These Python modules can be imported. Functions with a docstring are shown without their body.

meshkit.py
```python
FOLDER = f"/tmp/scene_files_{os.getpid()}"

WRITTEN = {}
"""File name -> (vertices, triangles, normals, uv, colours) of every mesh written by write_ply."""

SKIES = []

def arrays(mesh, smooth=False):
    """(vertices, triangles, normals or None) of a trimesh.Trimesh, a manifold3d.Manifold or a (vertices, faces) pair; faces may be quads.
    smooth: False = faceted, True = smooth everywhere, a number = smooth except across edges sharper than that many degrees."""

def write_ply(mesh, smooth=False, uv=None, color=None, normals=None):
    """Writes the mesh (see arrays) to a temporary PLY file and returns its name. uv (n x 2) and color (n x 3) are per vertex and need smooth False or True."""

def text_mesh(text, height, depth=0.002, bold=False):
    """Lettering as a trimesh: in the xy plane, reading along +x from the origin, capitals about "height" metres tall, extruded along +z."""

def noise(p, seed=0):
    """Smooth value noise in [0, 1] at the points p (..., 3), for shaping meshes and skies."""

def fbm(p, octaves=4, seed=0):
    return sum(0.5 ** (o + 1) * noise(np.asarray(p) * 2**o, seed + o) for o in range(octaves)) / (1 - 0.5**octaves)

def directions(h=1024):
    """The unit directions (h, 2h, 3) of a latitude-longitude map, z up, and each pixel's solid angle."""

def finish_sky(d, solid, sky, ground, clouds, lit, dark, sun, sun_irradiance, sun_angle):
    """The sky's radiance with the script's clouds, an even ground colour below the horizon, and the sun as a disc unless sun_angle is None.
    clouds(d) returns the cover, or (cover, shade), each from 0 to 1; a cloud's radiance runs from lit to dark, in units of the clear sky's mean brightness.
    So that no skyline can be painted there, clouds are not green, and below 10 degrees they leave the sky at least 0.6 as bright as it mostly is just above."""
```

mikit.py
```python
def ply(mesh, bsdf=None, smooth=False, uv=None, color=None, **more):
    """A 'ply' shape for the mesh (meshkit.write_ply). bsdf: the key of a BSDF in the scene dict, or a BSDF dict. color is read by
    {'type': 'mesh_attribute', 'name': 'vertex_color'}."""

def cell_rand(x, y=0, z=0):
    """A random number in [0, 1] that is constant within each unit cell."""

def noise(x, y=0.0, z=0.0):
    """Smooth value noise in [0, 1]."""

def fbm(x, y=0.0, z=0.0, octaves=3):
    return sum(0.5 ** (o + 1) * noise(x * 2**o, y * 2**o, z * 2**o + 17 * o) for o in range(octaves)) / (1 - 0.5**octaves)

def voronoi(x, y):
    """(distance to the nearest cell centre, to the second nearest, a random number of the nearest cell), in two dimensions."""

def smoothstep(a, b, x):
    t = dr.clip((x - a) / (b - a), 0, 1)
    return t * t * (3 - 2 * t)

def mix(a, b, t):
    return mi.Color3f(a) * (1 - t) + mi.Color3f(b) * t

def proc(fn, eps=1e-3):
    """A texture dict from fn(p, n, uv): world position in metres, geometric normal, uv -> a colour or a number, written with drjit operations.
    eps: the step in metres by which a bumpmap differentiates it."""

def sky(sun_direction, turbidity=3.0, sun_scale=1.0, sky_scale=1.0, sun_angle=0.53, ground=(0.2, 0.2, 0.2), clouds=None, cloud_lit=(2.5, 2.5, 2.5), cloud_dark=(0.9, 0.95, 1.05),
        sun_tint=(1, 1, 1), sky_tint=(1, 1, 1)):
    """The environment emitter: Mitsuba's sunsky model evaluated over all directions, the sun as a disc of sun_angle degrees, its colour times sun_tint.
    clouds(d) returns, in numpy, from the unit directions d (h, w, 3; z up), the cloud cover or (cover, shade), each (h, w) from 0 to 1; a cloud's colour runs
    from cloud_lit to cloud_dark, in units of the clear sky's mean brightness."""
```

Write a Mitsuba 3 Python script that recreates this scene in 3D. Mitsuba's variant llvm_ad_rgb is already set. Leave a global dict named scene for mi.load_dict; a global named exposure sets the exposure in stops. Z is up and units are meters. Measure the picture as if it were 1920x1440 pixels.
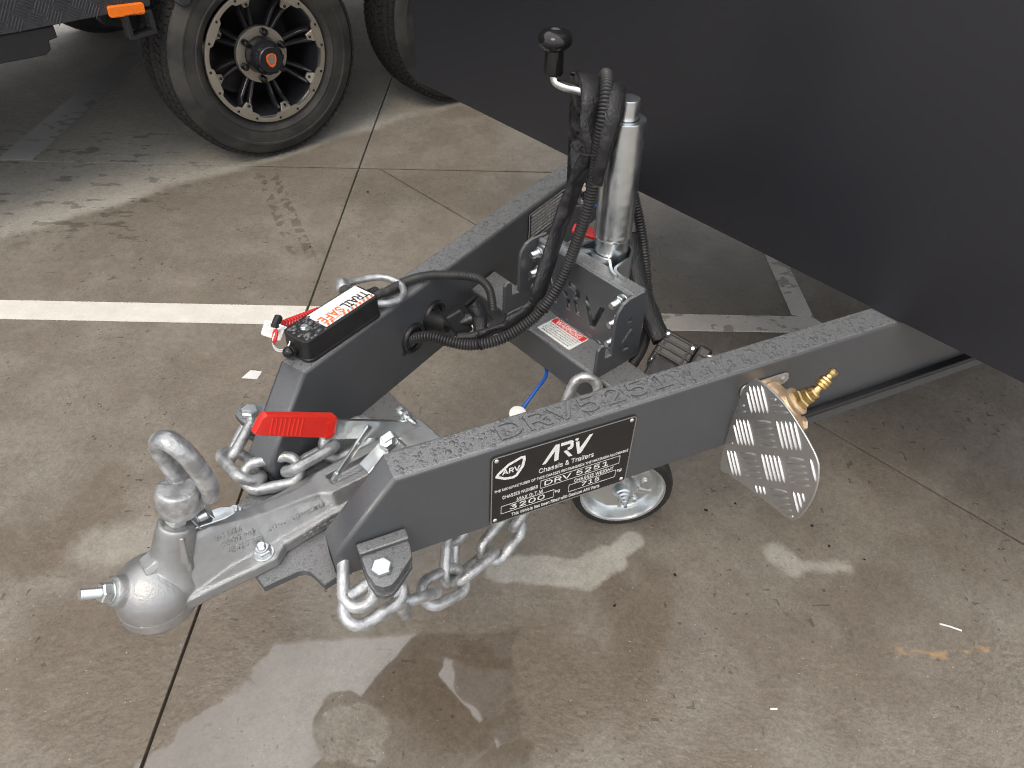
import math, random
import numpy as np
import trimesh
import mitsuba as mi
import drjit as dr
import manifold3d as mf
import mikit, meshkit

scene, labels = {}, {}
scene['type'] = 'scene'
# ------------------------------------------------------------------ camera, sky, exposure
CAM_F, CAM_H, CAM_YAW, CAM_PITCH, CAM_ROLL = 1431.34, 1.235, 0.002472, 0.720998, 0.021560
_cy, _sy, _cp, _sp = math.cos(CAM_YAW), math.sin(CAM_YAW), math.cos(CAM_PITCH), math.sin(CAM_PITCH)
_fw = np.array([_sy * _cp, _cy * _cp, -_sp]); _r = np.array([_cy, -_sy, 0.0]); _u = np.cross(_r, _fw)
_up = -math.sin(CAM_ROLL) * _r + math.cos(CAM_ROLL) * _u
scene['camera'] = {
    'type': 'perspective', 'fov': math.degrees(2 * math.atan(960 / CAM_F)), 'fov_axis': 'x',
    'near_clip': 0.05, 'far_clip': 500.0,
    'to_world': mi.ScalarTransform4f().look_at(origin=[0, 0, CAM_H], target=(np.array([0, 0, CAM_H]) + _fw).tolist(), up=_up.tolist()),
    'film': {'type': 'hdrfilm', 'width': 1024, 'height': 768},
}
exposure = 2.62
SUN = (-0.25, -0.55, 0.80)


def overcast(d):
    e = np.clip(d[..., 2], 0, 1)
    n = meshkit.fbm(d * np.array([3.0, 3.0, 5.0]), 4, 3)
    return np.ones_like(e), np.clip(1.05 - 1.0 * e + 0.9 * (n - 0.5), 0, 1)


scene['sky'] = mikit.sky(SUN, turbidity=4, sun_scale=0.14, sun_angle=24, clouds=overcast, cloud_lit=(3.4, 3.4, 3.42), cloud_dark=(1.7, 1.74, 1.84), ground=(0.15, 0.14, 0.13))

# ------------------------------------------------------------------ frames: the trailer's own axes (a back along the drawbar, l to its left, z up)
TY, TH, RH = math.radians(40.8922), math.radians(16.0243), 0.5567
O3 = np.array([-0.600706, 0.381510, 0.0])
EX = np.array([math.cos(TY), math.sin(TY), 0.0]); EY = np.array([-math.sin(TY), math.cos(TY), 0.0]); EZ = np.array([0, 0, 1.0])
ROT = np.stack([EX, EY, EZ], 1)
ST, CT = math.sin(TH), math.cos(TH)


def to_world(v):
    return np.asarray(v) @ ROT.T + O3


# ------------------------------------------------------------------ mesh helpers
def arr(m):
    if hasattr(m, 'to_mesh'):
        q = m.to_mesh(); return trimesh.Trimesh(np.array(q.vert_properties[:, :3], float), np.array(q.tri_verts), process=False)
    return m


def join(*ms):
    ms = [arr(m) for m in ms]
    return trimesh.Trimesh(np.vstack([m.vertices for m in ms]), np.vstack([m.faces + o for m, o in zip(ms, np.cumsum([0] + [len(m.vertices) for m in ms[:-1]]))]), process=False)


def man(m):
    m = arr(m); m = trimesh.Trimesh(np.round(m.vertices, 8), m.faces, process=True); m.update_faces(m.nondegenerate_faces(height=1e-12)); m.remove_unreferenced_vertices()
    if m.volume < 0: m.invert()
    return mf.Manifold(mf.Mesh(np.asarray(m.vertices, np.float32), np.asarray(m.faces, np.uint32)))


def frame(o, u, v=None, w=None):
    """4x4 with local x along u, y as near v as possible (or z along w)."""
    u = np.asarray(u, float)
    if w is not None:
        w = np.asarray(w, float); w = w / np.linalg.norm(w); u = u - w * (u @ w); u /= np.linalg.norm(u); v = np.cross(w, u)
    else:
        u = u / np.linalg.norm(u); v = np.asarray(v, float); v = v - u * (v @ u); v /= np.linalg.norm(v); w = np.cross(u, v)
    M = np.eye(4); M[:3, 0], M[:3, 1], M[:3, 2], M[:3, 3] = u, v, w, o
    return M


def zframe(o, w):
    w = np.asarray(w, float); w = w / np.linalg.norm(w)
    return frame(o, [1, 0, 0] if abs(w[0]) < 0.8 else [0, 1, 0], w=w)


def tr(m, M):
    m = arr(m); v = np.asarray(m.vertices) @ M[:3, :3].T + M[:3, 3]
    f = np.asarray(m.faces)
    if np.linalg.det(M[:3, :3]) < 0: f = f[:, ::-1]
    return trimesh.Trimesh(v, f, process=False)


def mv(m, x, y, z):
    M = np.eye(4); M[:3, 3] = (x, y, z); return tr(m, M)


def inset(p, d):
    p = np.asarray(p, float); e = np.roll(p, -1, 0) - p; e /= np.linalg.norm(e, axis=1, keepdims=True) + 1e-12
    n = np.stack([-e[:, 1], e[:, 0]], 1); n0 = np.roll(n, 1, 0); b = n + n0
    k = np.maximum(1 + (n * n0).sum(1), 0.35)[:, None]
    return p + d * b / k


def area2(p):
    p = np.asarray(p); q = np.roll(p, -1, 0); return (p[:, 0] * q[:, 1] - q[:, 0] * p[:, 1]).sum()


def bevex(outer, h, c=0.0, holes=(), seg=2):
    """Extrude a polygon (with holes) from z=0 to h, its edges rounded by c."""
    rings = [np.asarray(outer, float)] + [np.asarray(x, float) for x in holes]
    rings = [r if (area2(r) > 0) == (i == 0) else r[::-1] for i, r in enumerate(rings)]
    lv = [(0.0, 0.0), (0.0, h)] if c <= 0 else \
        [(c * (1 - math.sin(k / seg * math.pi / 2)), c * (1 - math.cos(k / seg * math.pi / 2))) for k in range(seg + 1)] + \
        [(c * (1 - math.cos(k / seg * math.pi / 2)), h - c * (1 - math.sin(k / seg * math.pi / 2))) for k in range(seg + 1)]
    V, F, base = [], [], 0
    n = sum(len(r) for r in rings)
    for ins, z in lv:
        for r in rings:
            q = inset(r, ins) if ins > 1e-9 else r
            V.append(np.column_stack([q, np.full(len(q), z)]))
    off = 0
    for r in rings:
        m = len(r); i = np.arange(m); j = (i + 1) % m
        for k in range(len(lv) - 1):
            a, b = k * n + off, (k + 1) * n + off
            F += [np.column_stack([a + i, a + j, b + j]), np.column_stack([a + i, b + j, b + i])]
        off += m
    cap = [inset(r, lv[0][0]) if lv[0][0] > 1e-9 else r for r in rings]
    t = np.asarray(mf.triangulate(cap))
    F += [t[:, ::-1], t + (len(lv) - 1) * n]
    return trimesh.Trimesh(np.vstack(V), np.vstack(F), process=False)


def rrect(w, h, r, n=4, cx=0, cy=0):
    if r <= 0: return [(cx - w / 2, cy - h / 2), (cx + w / 2, cy - h / 2), (cx + w / 2, cy + h / 2), (cx - w / 2, cy + h / 2)]
    out = []
    for sx, sy, a0 in ((1, -1, -90), (1, 1, 0), (-1, 1, 90), (-1, -1, 180)):
        for k in range(n + 1):
            a = math.radians(a0 + 90 * k / n); out.append((cx + sx * (w / 2 - r) + r * math.cos(a), cy + sy * (h / 2 - r) + r * math.sin(a)))
    return out


def circ(r, n=24, cx=0, cy=0, ry=None):
    return [(cx + r * math.cos(2 * math.pi * k / n), cy + (ry or r) * math.sin(2 * math.pi * k / n)) for k in range(n)]


def rbox(dx, dy, dz, r=0.003, ce=True, seg=2, rr=None):
    """Box dx by dy by dz, upright edges and rims rounded; centred, or standing on z=0."""
    m = bevex(rrect(dx, dy, r if rr is None else rr, 3), dz, r, seg=seg)
    return mv(m, 0, 0, -dz / 2) if ce else m


def grid_mesh(P, closed_u, closed_v, flip=False):
    nu, nv = P.shape[:2]
    iu = np.arange(nu if closed_u else nu - 1); iv = np.arange(nv if closed_v else nv - 1)
    A, B = np.meshgrid(iu, iv, indexing='ij'); A2, B2 = (A + 1) % nu, (B + 1) % nv
    q = np.stack([A * nv + B, A2 * nv + B, A2 * nv + B2, A * nv + B2], -1).reshape(-1, 4)
    f = np.vstack([q[:, [0, 1, 2]], q[:, [0, 2, 3]]])
    if flip: f = f[:, ::-1]
    return trimesh.Trimesh(P.reshape(-1, 3), f, process=False)


def lathe(prof, n=32):
    """Revolve (r, z) about z; the profile runs with the outside on its right when going up."""
    t = np.arange(n) * 2 * math.pi / n; p = np.asarray(prof, float)
    P = np.stack([p[None, :, 0] * np.cos(t)[:, None], p[None, :, 0] * np.sin(t)[:, None], np.broadcast_to(p[None, :, 1], (n, len(p)))], -1)
    return grid_mesh(P, True, False)


def cyl(r, h, n=24, c=0.0):
    if c <= 0: return lathe([(0, 0), (r, 0), (r, h), (0, h)], n)
    return lathe([(0, 0), (r - c, 0), (r, c), (r, h - c), (r - c, h), (0, h)], n)


def rod(p, q, r, n=16, c=0.0):
    p, q = np.asarray(p, float), np.asarray(q, float)
    return tr(cyl(r, np.linalg.norm(q - p), n, c), zframe(p, q - p))


def spline(pts, step=0.004, closed=False):
    p = np.asarray(pts, float)
    q = np.vstack([p[-1], p, p[0], p[1]]) if closed else np.vstack([2 * p[0] - p[1], p, 2 * p[-1] - p[-2]])
    out = []
    for i in range(1, len(q) - 2):
        a, b, c, d = q[i - 1], q[i], q[i + 1], q[i + 2]
        n = max(2, int(np.linalg.norm(c - b) / step)); t = (np.arange(n) / n)[:, None]
        out.append(0.5 * (2 * b + (c - a) * t + (2 * a - 5 * b + 4 * c - d) * t ** 2 + (3 * b - 3 * c + d - a) * t ** 3))
    if not closed: out.append(p[-1:])
    return np.vstack(out)


def resample(c, step):
    L = np.r_[0, np.cumsum(np.linalg.norm(np.diff(c, axis=0), axis=1))]
    s = np.linspace(0, L[-1], max(3, int(L[-1] / step)))
    return np.stack([np.interp(s, L, c[:, k]) for k in range(3)], 1), s


def sweep(c, r, n=12, closed=False, ry=None, up=(0, 0, 1), caps=True):
    """Tube along the points c; r a number or one per point; ry the second radius (flat tubes), measured towards 'up'."""
    c = np.asarray(c, float); m = len(c)
    t = np.roll(c, -1, 0) - np.roll(c, 1, 0)
    if not closed: t[0], t[-1] = c[1] - c[0], c[-1] - c[-2]
    t /= np.linalg.norm(t, axis=1, keepdims=True) + 1e-12
    N = np.zeros_like(c); x = np.asarray(up, float); x = x - t[0] * (x @ t[0]); N[0] = x / np.linalg.norm(x)
    for i in range(1, m):
        x = N[i - 1] - t[i] * (N[i - 1] @ t[i]); N[i] = x / np.linalg.norm(x)
    B = np.cross(t, N)
    rx = np.broadcast_to(np.asarray(r, float), (m,)); rn = rx if ry is None else np.broadcast_to(np.asarray(ry, float), (m,))
    a = np.arange(n) * 2 * math.pi / n
    P = c[:, None] + B[:, None] * (rx[:, None] * np.cos(a))[..., None] + N[:, None] * (rn[:, None] * np.sin(a))[..., None]
    g = grid_mesh(P, closed, True, flip=True)
    if not closed and caps:
        v = np.vstack([g.vertices, c[:1], c[-1:]]); k = np.arange(n); k2 = (k + 1) % n; L = (m - 1) * n
        f = np.vstack([g.faces, np.column_stack([k, k2, np.full(n, m * n)])[:, ::-1][:, ::-1] * 1, np.column_stack([L + k2, L + k, np.full(n, m * n + 1)])])
        g = trimesh.Trimesh(v, f, process=False)
    if g.volume < 0: g = trimesh.Trimesh(g.vertices, g.faces[:, ::-1], process=False)
    return g


def conduit(pts, R, pitch=0.0047, n=14, depth=0.30):
    c, s = resample(spline(pts, 0.003), pitch / 5)
    ph = (s / pitch) % 1.0
    r = R * (1 - depth * np.clip(np.abs(ph - 0.5) * 5 - 1.2, 0, 1))
    return sweep(c, r, n)


def hexa(r, h, c=0.12):
    p = [(r * math.cos(math.pi / 3 * k), r * math.sin(math.pi / 3 * k)) for k in range(6)]
    return bevex(p, h, r * c, seg=1)


def bolt(r, head=0.7, washer=True, stamp=False):
    """Hex head standing on z=0, across-corner radius r."""
    ms = [mv(hexa(r, r * head), 0, 0, r * 0.12)]
    if washer: ms.append(cyl(r * 1.22, r * 0.14, 28, r * 0.03))
    if stamp:
        for k in range(3):
            M = np.eye(4); a = 2 * math.pi * k / 3 + .5; M[:2, :2] = [[math.cos(a), -math.sin(a)], [math.sin(a), math.cos(a)]]; M[2, 3] = r * (head + .12)
            ms.append(tr(mv(rbox(r * 0.45, r * 0.07, r * 0.05, r * .012, ce=False), r * 0.5, 0, 0), M))
        ms.append(mv(cyl(r * .3, r * .04, 12), 0, 0, r * (head + .12)))
    return join(*ms)


def threaded(r, L, pitch=0.0018, n=16):
    prof = [(0, 0)]; z = 0
    while z < L - pitch: prof += [(r * .86, z), (r, z + pitch * .5)]; z += pitch
    return lathe(prof + [(r * .8, L), (0, L)], n)


_TXT = {}


def text(s, h, depth=0.0006, bold=False, width=None, center=True):
    k = (s, bold)
    if k not in _TXT: _TXT[k] = meshkit.text_mesh(s, 1.0, 1.0, bold)
    m = _TXT[k]; v = np.array(m.vertices); w = v[:, 0].max() - v[:, 0].min(); v[:, 0] -= v[:, 0].min()
    sx = h if width is None else width / w
    v = v * [sx, h, depth]
    if center: v[:, 0] -= w * sx / 2
    return trimesh.Trimesh(v, np.asarray(m.faces), process=False)


def taubin(m, it=8):
    m = arr(m).copy(); m = trimesh.Trimesh(m.vertices, m.faces, process=True)
    trimesh.smoothing.filter_taubin(m, lamb=0.5, nu=0.53, iterations=it); return m


# ------------------------------------------------------------------ registry
_n = {}


def free(key):
    if key not in scene and not any(k.startswith(key + '__') for k in scene): return key
    i = 1
    while True:
        k = f'{key}_{i:03d}'
        if k not in scene and not any(x.startswith(k + '__') for x in scene): return k
        i += 1


def put(key, mesh, mat, smooth=35, local=True, label=None, **props):
    key = free(key); m = arr(mesh)
    if local: m = trimesh.Trimesh(to_world(m.vertices), m.faces, process=False)
    scene[key] = mikit.ply(m, mat, smooth=smooth)
    if label: props['label'] = label
    if props: labels[key] = props
    return key


def thing(key, label, cat, group=None, kind=None):
    key = free(key); labels[key] = {'label': label, 'category': cat}
    if group: labels[key]['group'] = group
    if kind: labels[key]['kind'] = kind
    return key


# ------------------------------------------------------------------ materials
P = mikit.proc


def rgb(*c): return {'type': 'rgb', 'value': list(c)}


def pri(key, col, rough=0.5, metal=0.0, spec=0.5, bump=None, bscale=1.0, eps=0.0006, **kw):
    b = {'type': 'principled', 'base_color': col if isinstance(col, dict) else rgb(*col), 'roughness': rough if isinstance(rough, dict) else float(rough),
         'metallic': float(metal), 'specular': float(spec), **kw}
    if bump is not None: b = {'type': 'bumpmap', 'arbitrary': {**P(bump, eps)}, 'scale': float(bscale), 'bsdf': b}
    scene[key] = {'type': 'twosided', 'bsdf': b}


def fb(p, s, o=3): return mikit.fbm(p.x * s, p.y * s, p.z * s, o)


def nz(p, s): return mikit.noise(p.x * s, p.y * s, p.z * s)


def colfn(a, b, s, o=3, lo=0.3, hi=0.7): return P(lambda p, n, uv: mikit.mix(a, b, mikit.smoothstep(lo, hi, fb(p, s, o))))


# powder coat: fine texture everywhere, rain beads where the face looks up
def rail_bump(p, n, uv):
    up = mikit.smoothstep(0.35, 0.75, n.z)
    d1, _, r1 = mikit.voronoi(p.x * 340, p.y * 340 + p.z * 250)
    bead = dr.sqrt(dr.maximum(0.0, 1 - dr.square(d1 / (0.22 + 0.3 * r1))))
    return up * bead * 0.00022 + nz(p, 900) * 0.00008


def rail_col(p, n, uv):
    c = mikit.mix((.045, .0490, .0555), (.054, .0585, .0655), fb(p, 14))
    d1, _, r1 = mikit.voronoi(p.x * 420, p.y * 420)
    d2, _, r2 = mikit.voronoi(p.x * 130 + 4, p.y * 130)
    drop_glare = 0.55 + 0.45 * mikit.smoothstep(0.5, 0.2, d1)
    clear = (1 - mikit.smoothstep(0.22, 0.34, d2)) * mikit.smoothstep(0.72, 0.76, r2)      # spots where drops ran together, with less of the painted glare
    return mikit.mix(c, (.175, .178, .182), mikit.smoothstep(0.55, 0.92, n.z) * drop_glare * (1 - 0.5 * clear))  # upward faces paler: sky glare off the rain drops, put into the colour


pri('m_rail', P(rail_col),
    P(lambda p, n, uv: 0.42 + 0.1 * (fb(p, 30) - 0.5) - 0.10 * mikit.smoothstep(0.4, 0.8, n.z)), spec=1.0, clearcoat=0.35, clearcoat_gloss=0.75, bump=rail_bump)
pri('m_bead', (.085, .088, .093), 0.12, spec=0.9)
pri('m_van', P(lambda p, n, uv: mikit.mix((.0125, .0130, .0172), (.0165, .0170, .0222), fb(p, 2.2))), P(lambda p, n, uv: 0.30 + 0.10 * fb(p, 3)), spec=0.5)
pri('m_black', P(lambda p, n, uv: mikit.mix((.010, .010, .011), (.018, .018, .019), fb(p, 60))), 0.38, spec=0.5)
pri('m_gloss_black', (.009, .009, .010), 0.16, spec=0.5)
pri('m_conduit', P(lambda p, n, uv: mikit.mix((.020, .020, .021), (.046, .045, .045), fb(p, 40))), 0.34, spec=0.5)


def wet_bump(p, n, uv):
    d1, _, r1 = mikit.voronoi(p.x * 330 + p.z * 90, p.y * 330 + p.z * 120)
    up = mikit.smoothstep(-0.1, 0.5, n.z)
    return up * dr.sqrt(dr.maximum(0.0, 1 - dr.square(d1 / (0.3 + 0.3 * r1)))) * 0.0007 + fb(p, 90) * 0.0012


pri('m_sleeve', (.017, .017, .019), 0.30, spec=0.5, bump=wet_bump)
pri('m_film', (.008, .008, .010), 0.15, spec=0.5, bump=lambda p, n, uv: fb(p, 45) * 0.006)
pri('m_cast', P(lambda p, n, uv: mikit.mix((.345, .35, .352), (.425, .43, .43), fb(p, 140))),
    P(lambda p, n, uv: 0.40 + 0.2 * (fb(p, 60) - 0.5)), metal=0.80, bump=lambda p, n, uv: fb(p, 760, 2) * 0.0008)
pri('m_letter', (.46, .465, .46), 0.42, metal=0.8)
pri('m_galv', P(lambda p, n, uv: mikit.mix((.32, .33, .34), (.56, .57, .58), mikit.smoothstep(.25, .75, fb(p, 90)))),
    P(lambda p, n, uv: 0.38 + 0.25 * (fb(p, 90) - 0.5)), metal=0.65, bump=lambda p, n, uv: fb(p, 420, 2) * 0.0006)
pri('m_zinc', P(lambda p, n, uv: mikit.mix((.62, .66, .68), (.78, .81, .82), fb(p, 35))),
    P(lambda p, n, uv: 0.20 + 0.22 * fb(p, 70)), metal=1.0, bump=lambda p, n, uv: fb(p, 60, 2) * 0.0007)
pri('m_bright', (.75, .76, .76), 0.18, metal=1.0)
pri('m_alu', P(lambda p, n, uv: mikit.mix((.62, .62, .62), (.74, .74, .73), fb(p, 25))), P(lambda p, n, uv: 0.34 + 0.14 * fb(p, 18)), metal=1.0)
pri('m_brass', P(lambda p, n, uv: mikit.mix((.62, .44, .18), (.78, .58, .28), fb(p, 60))), 0.26, metal=1.0)
pri('m_bronze', P(lambda p, n, uv: mikit.mix((.66, .47, .30), (.80, .61, .42), fb(p, 60))), 0.42, metal=0.8, bump=lambda p, n, uv: fb(p, 400, 2) * 0.0006)
pri('m_red', (.66, .030, .020), 0.32, spec=0.5)
pri('m_redcord', (.60, .03, .03), 0.35, spec=0.5)
pri('m_orange', (.95, .20, .01), 0.22, spec=0.5, bump=lambda p, n, uv: dr.abs(dr.sin(p.x * 900)) * dr.abs(dr.sin(p.z * 900)) * 0.0006)
pri('m_white', (.74, .74, .73), 0.38, spec=0.4)
pri('m_print', (.70, .70, .69), 0.45)
pri('m_printred', (.62, .035, .03), 0.4)
pri('m_printorange', (.80, .14, .03), 0.4)
pri('m_ink', (.02, .02, .022), 0.45)
pri('m_platebg', (.013, .013, .014), 0.34, spec=0.5)
pri('m_blue', (.01, .09, .42), 0.35)
pri('m_tyre', P(lambda p, n, uv: mikit.mix((.028, .028, .028), (.056, .054, .050), mikit.smoothstep(.3, .75, fb(p, 12, 4)))), 0.62, spec=0.3)
pri('m_tread', P(lambda p, n, uv: mikit.mix((.016, .016, .017), (.034, .033, .032), fb(p, 40))), 0.7, spec=0.25)
pri('m_rimblack', (.014, .014, .017), 0.22, spec=0.55)
pri('m_champagne', P(lambda p, n, uv: mikit.mix((.36, .33, .28), (.46, .43, .37), fb(p, 30))), 0.34, metal=0.75)
pri('m_checkvan', P(lambda p, n, uv: mikit.mix((.030, .031, .036), (.040, .041, .047), fb(p, 8))), 0.34, spec=0.5)
pri('m_under', (.020, .020, .022), 0.6, spec=0.3)
pri('m_moss', P(lambda p, n, uv: mikit.mix((.050, .045, .035), (.075, .105, .022), mikit.smoothstep(1.15, 1.5, p.y + 0.4 * (fb(p, 30) - 0.5)) * (1 - mikit.smoothstep(2.3, 2.6, p.y)) * mikit.smoothstep(-0.7, -0.5, -dr.abs(p.x + 0.56) * 10))), 0.9, spec=0.2)


# concrete: wet and brown, dry and grey where a van or the drawbar kept the rain off; a film of water lies in a hollow
def seg_d(x, y, ax, ay, bx, by):
    dx, dy = bx - ax, by - ay; t = dr.clip(((x - ax) * dx + (y - ay) * dy) / (dx * dx + dy * dy), 0, 1)
    return dr.sqrt(dr.square(x - ax - t * dx) + dr.square(y - ay - t * dy))


def half(x, y, ax, ay, bx, by):
    L = math.hypot(bx - ax, by - ay); return ((x - ax) * (by - ay) - (y - ay) * (bx - ax)) / L   # >0 to the right of a->b


def film_mask(p):
    x, y = p.x, p.y
    w1 = 0.05 * (fb(p, 26) - 0.5); w2 = 0.10 * (mikit.fbm(x * 16, y * 16, 3.0, 4) - 0.5)
    d = dr.minimum(half(x, y, -0.399, 0.705, 0.05, 0.742) + 0.3 * w1, half(x, y, -0.60, 0.44, -0.385, 0.715) + w2)
    d = dr.minimum(d, half(x, y, 0.02, 0.75, 0.05, 0.40) + 0.6 * w2)
    d = dr.minimum(d, dr.sqrt(dr.square((x + 0.235) * 0.9) + dr.square(y - 0.545)) - 0.050 + 0.5 * w2)         # gap cut in the water to leave out the crank knob's reflection
    return mikit.smoothstep(-0.004, 0.006, d)


def dry_mask(p):
    x, y = p.x, p.y
    a = (x - O3[0]) * EX[0] + (y - O3[1]) * EX[1]; l = (x - O3[0]) * EY[0] + (y - O3[1]) * EY[1]
    wob = 0.10 * (mikit.fbm(x * 5, y * 5, 0.5, 4) - 0.5)
    d = mikit.smoothstep(-0.035, 0.035, l - 1.885 + wob)                                        # under the next van
    n = 0.012 * (fb(p, 45) - 0.5)
    A = dr.minimum(dr.minimum(seg_d(x, y, -0.01, 0.868, 0.06, 0.868), seg_d(x, y, 0.06, 0.868, 0.15, 0.858)), seg_d(x, y, 0.155, 0.868, 0.20, 0.895))
    A = dr.minimum(A, seg_d(x, y, 0.20, 0.90, 0.25, 0.94) + 0.012)
    B = dr.minimum(seg_d(x, y, 0.530, 0.915, 0.555, 0.888), seg_d(x, y, 0.56, 0.885, 0.66, 0.887) + 0.012)
    C = dr.minimum(seg_d(x, y, -0.80, 0.90, -0.70, 0.915) - 0.022, seg_d(x, y, -0.74, 0.90, -0.66, 0.90) - 0.008)
    k = dr.maximum(1 - mikit.smoothstep(0.026, 0.038, A + n), 0.8 * (1 - mikit.smoothstep(0.014, 0.034, B + n)))
    k = dr.maximum(k, 0.55 * (1 - mikit.smoothstep(0.0, 0.05, C + 2 * n)))
    return dr.maximum(d, k)


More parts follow.
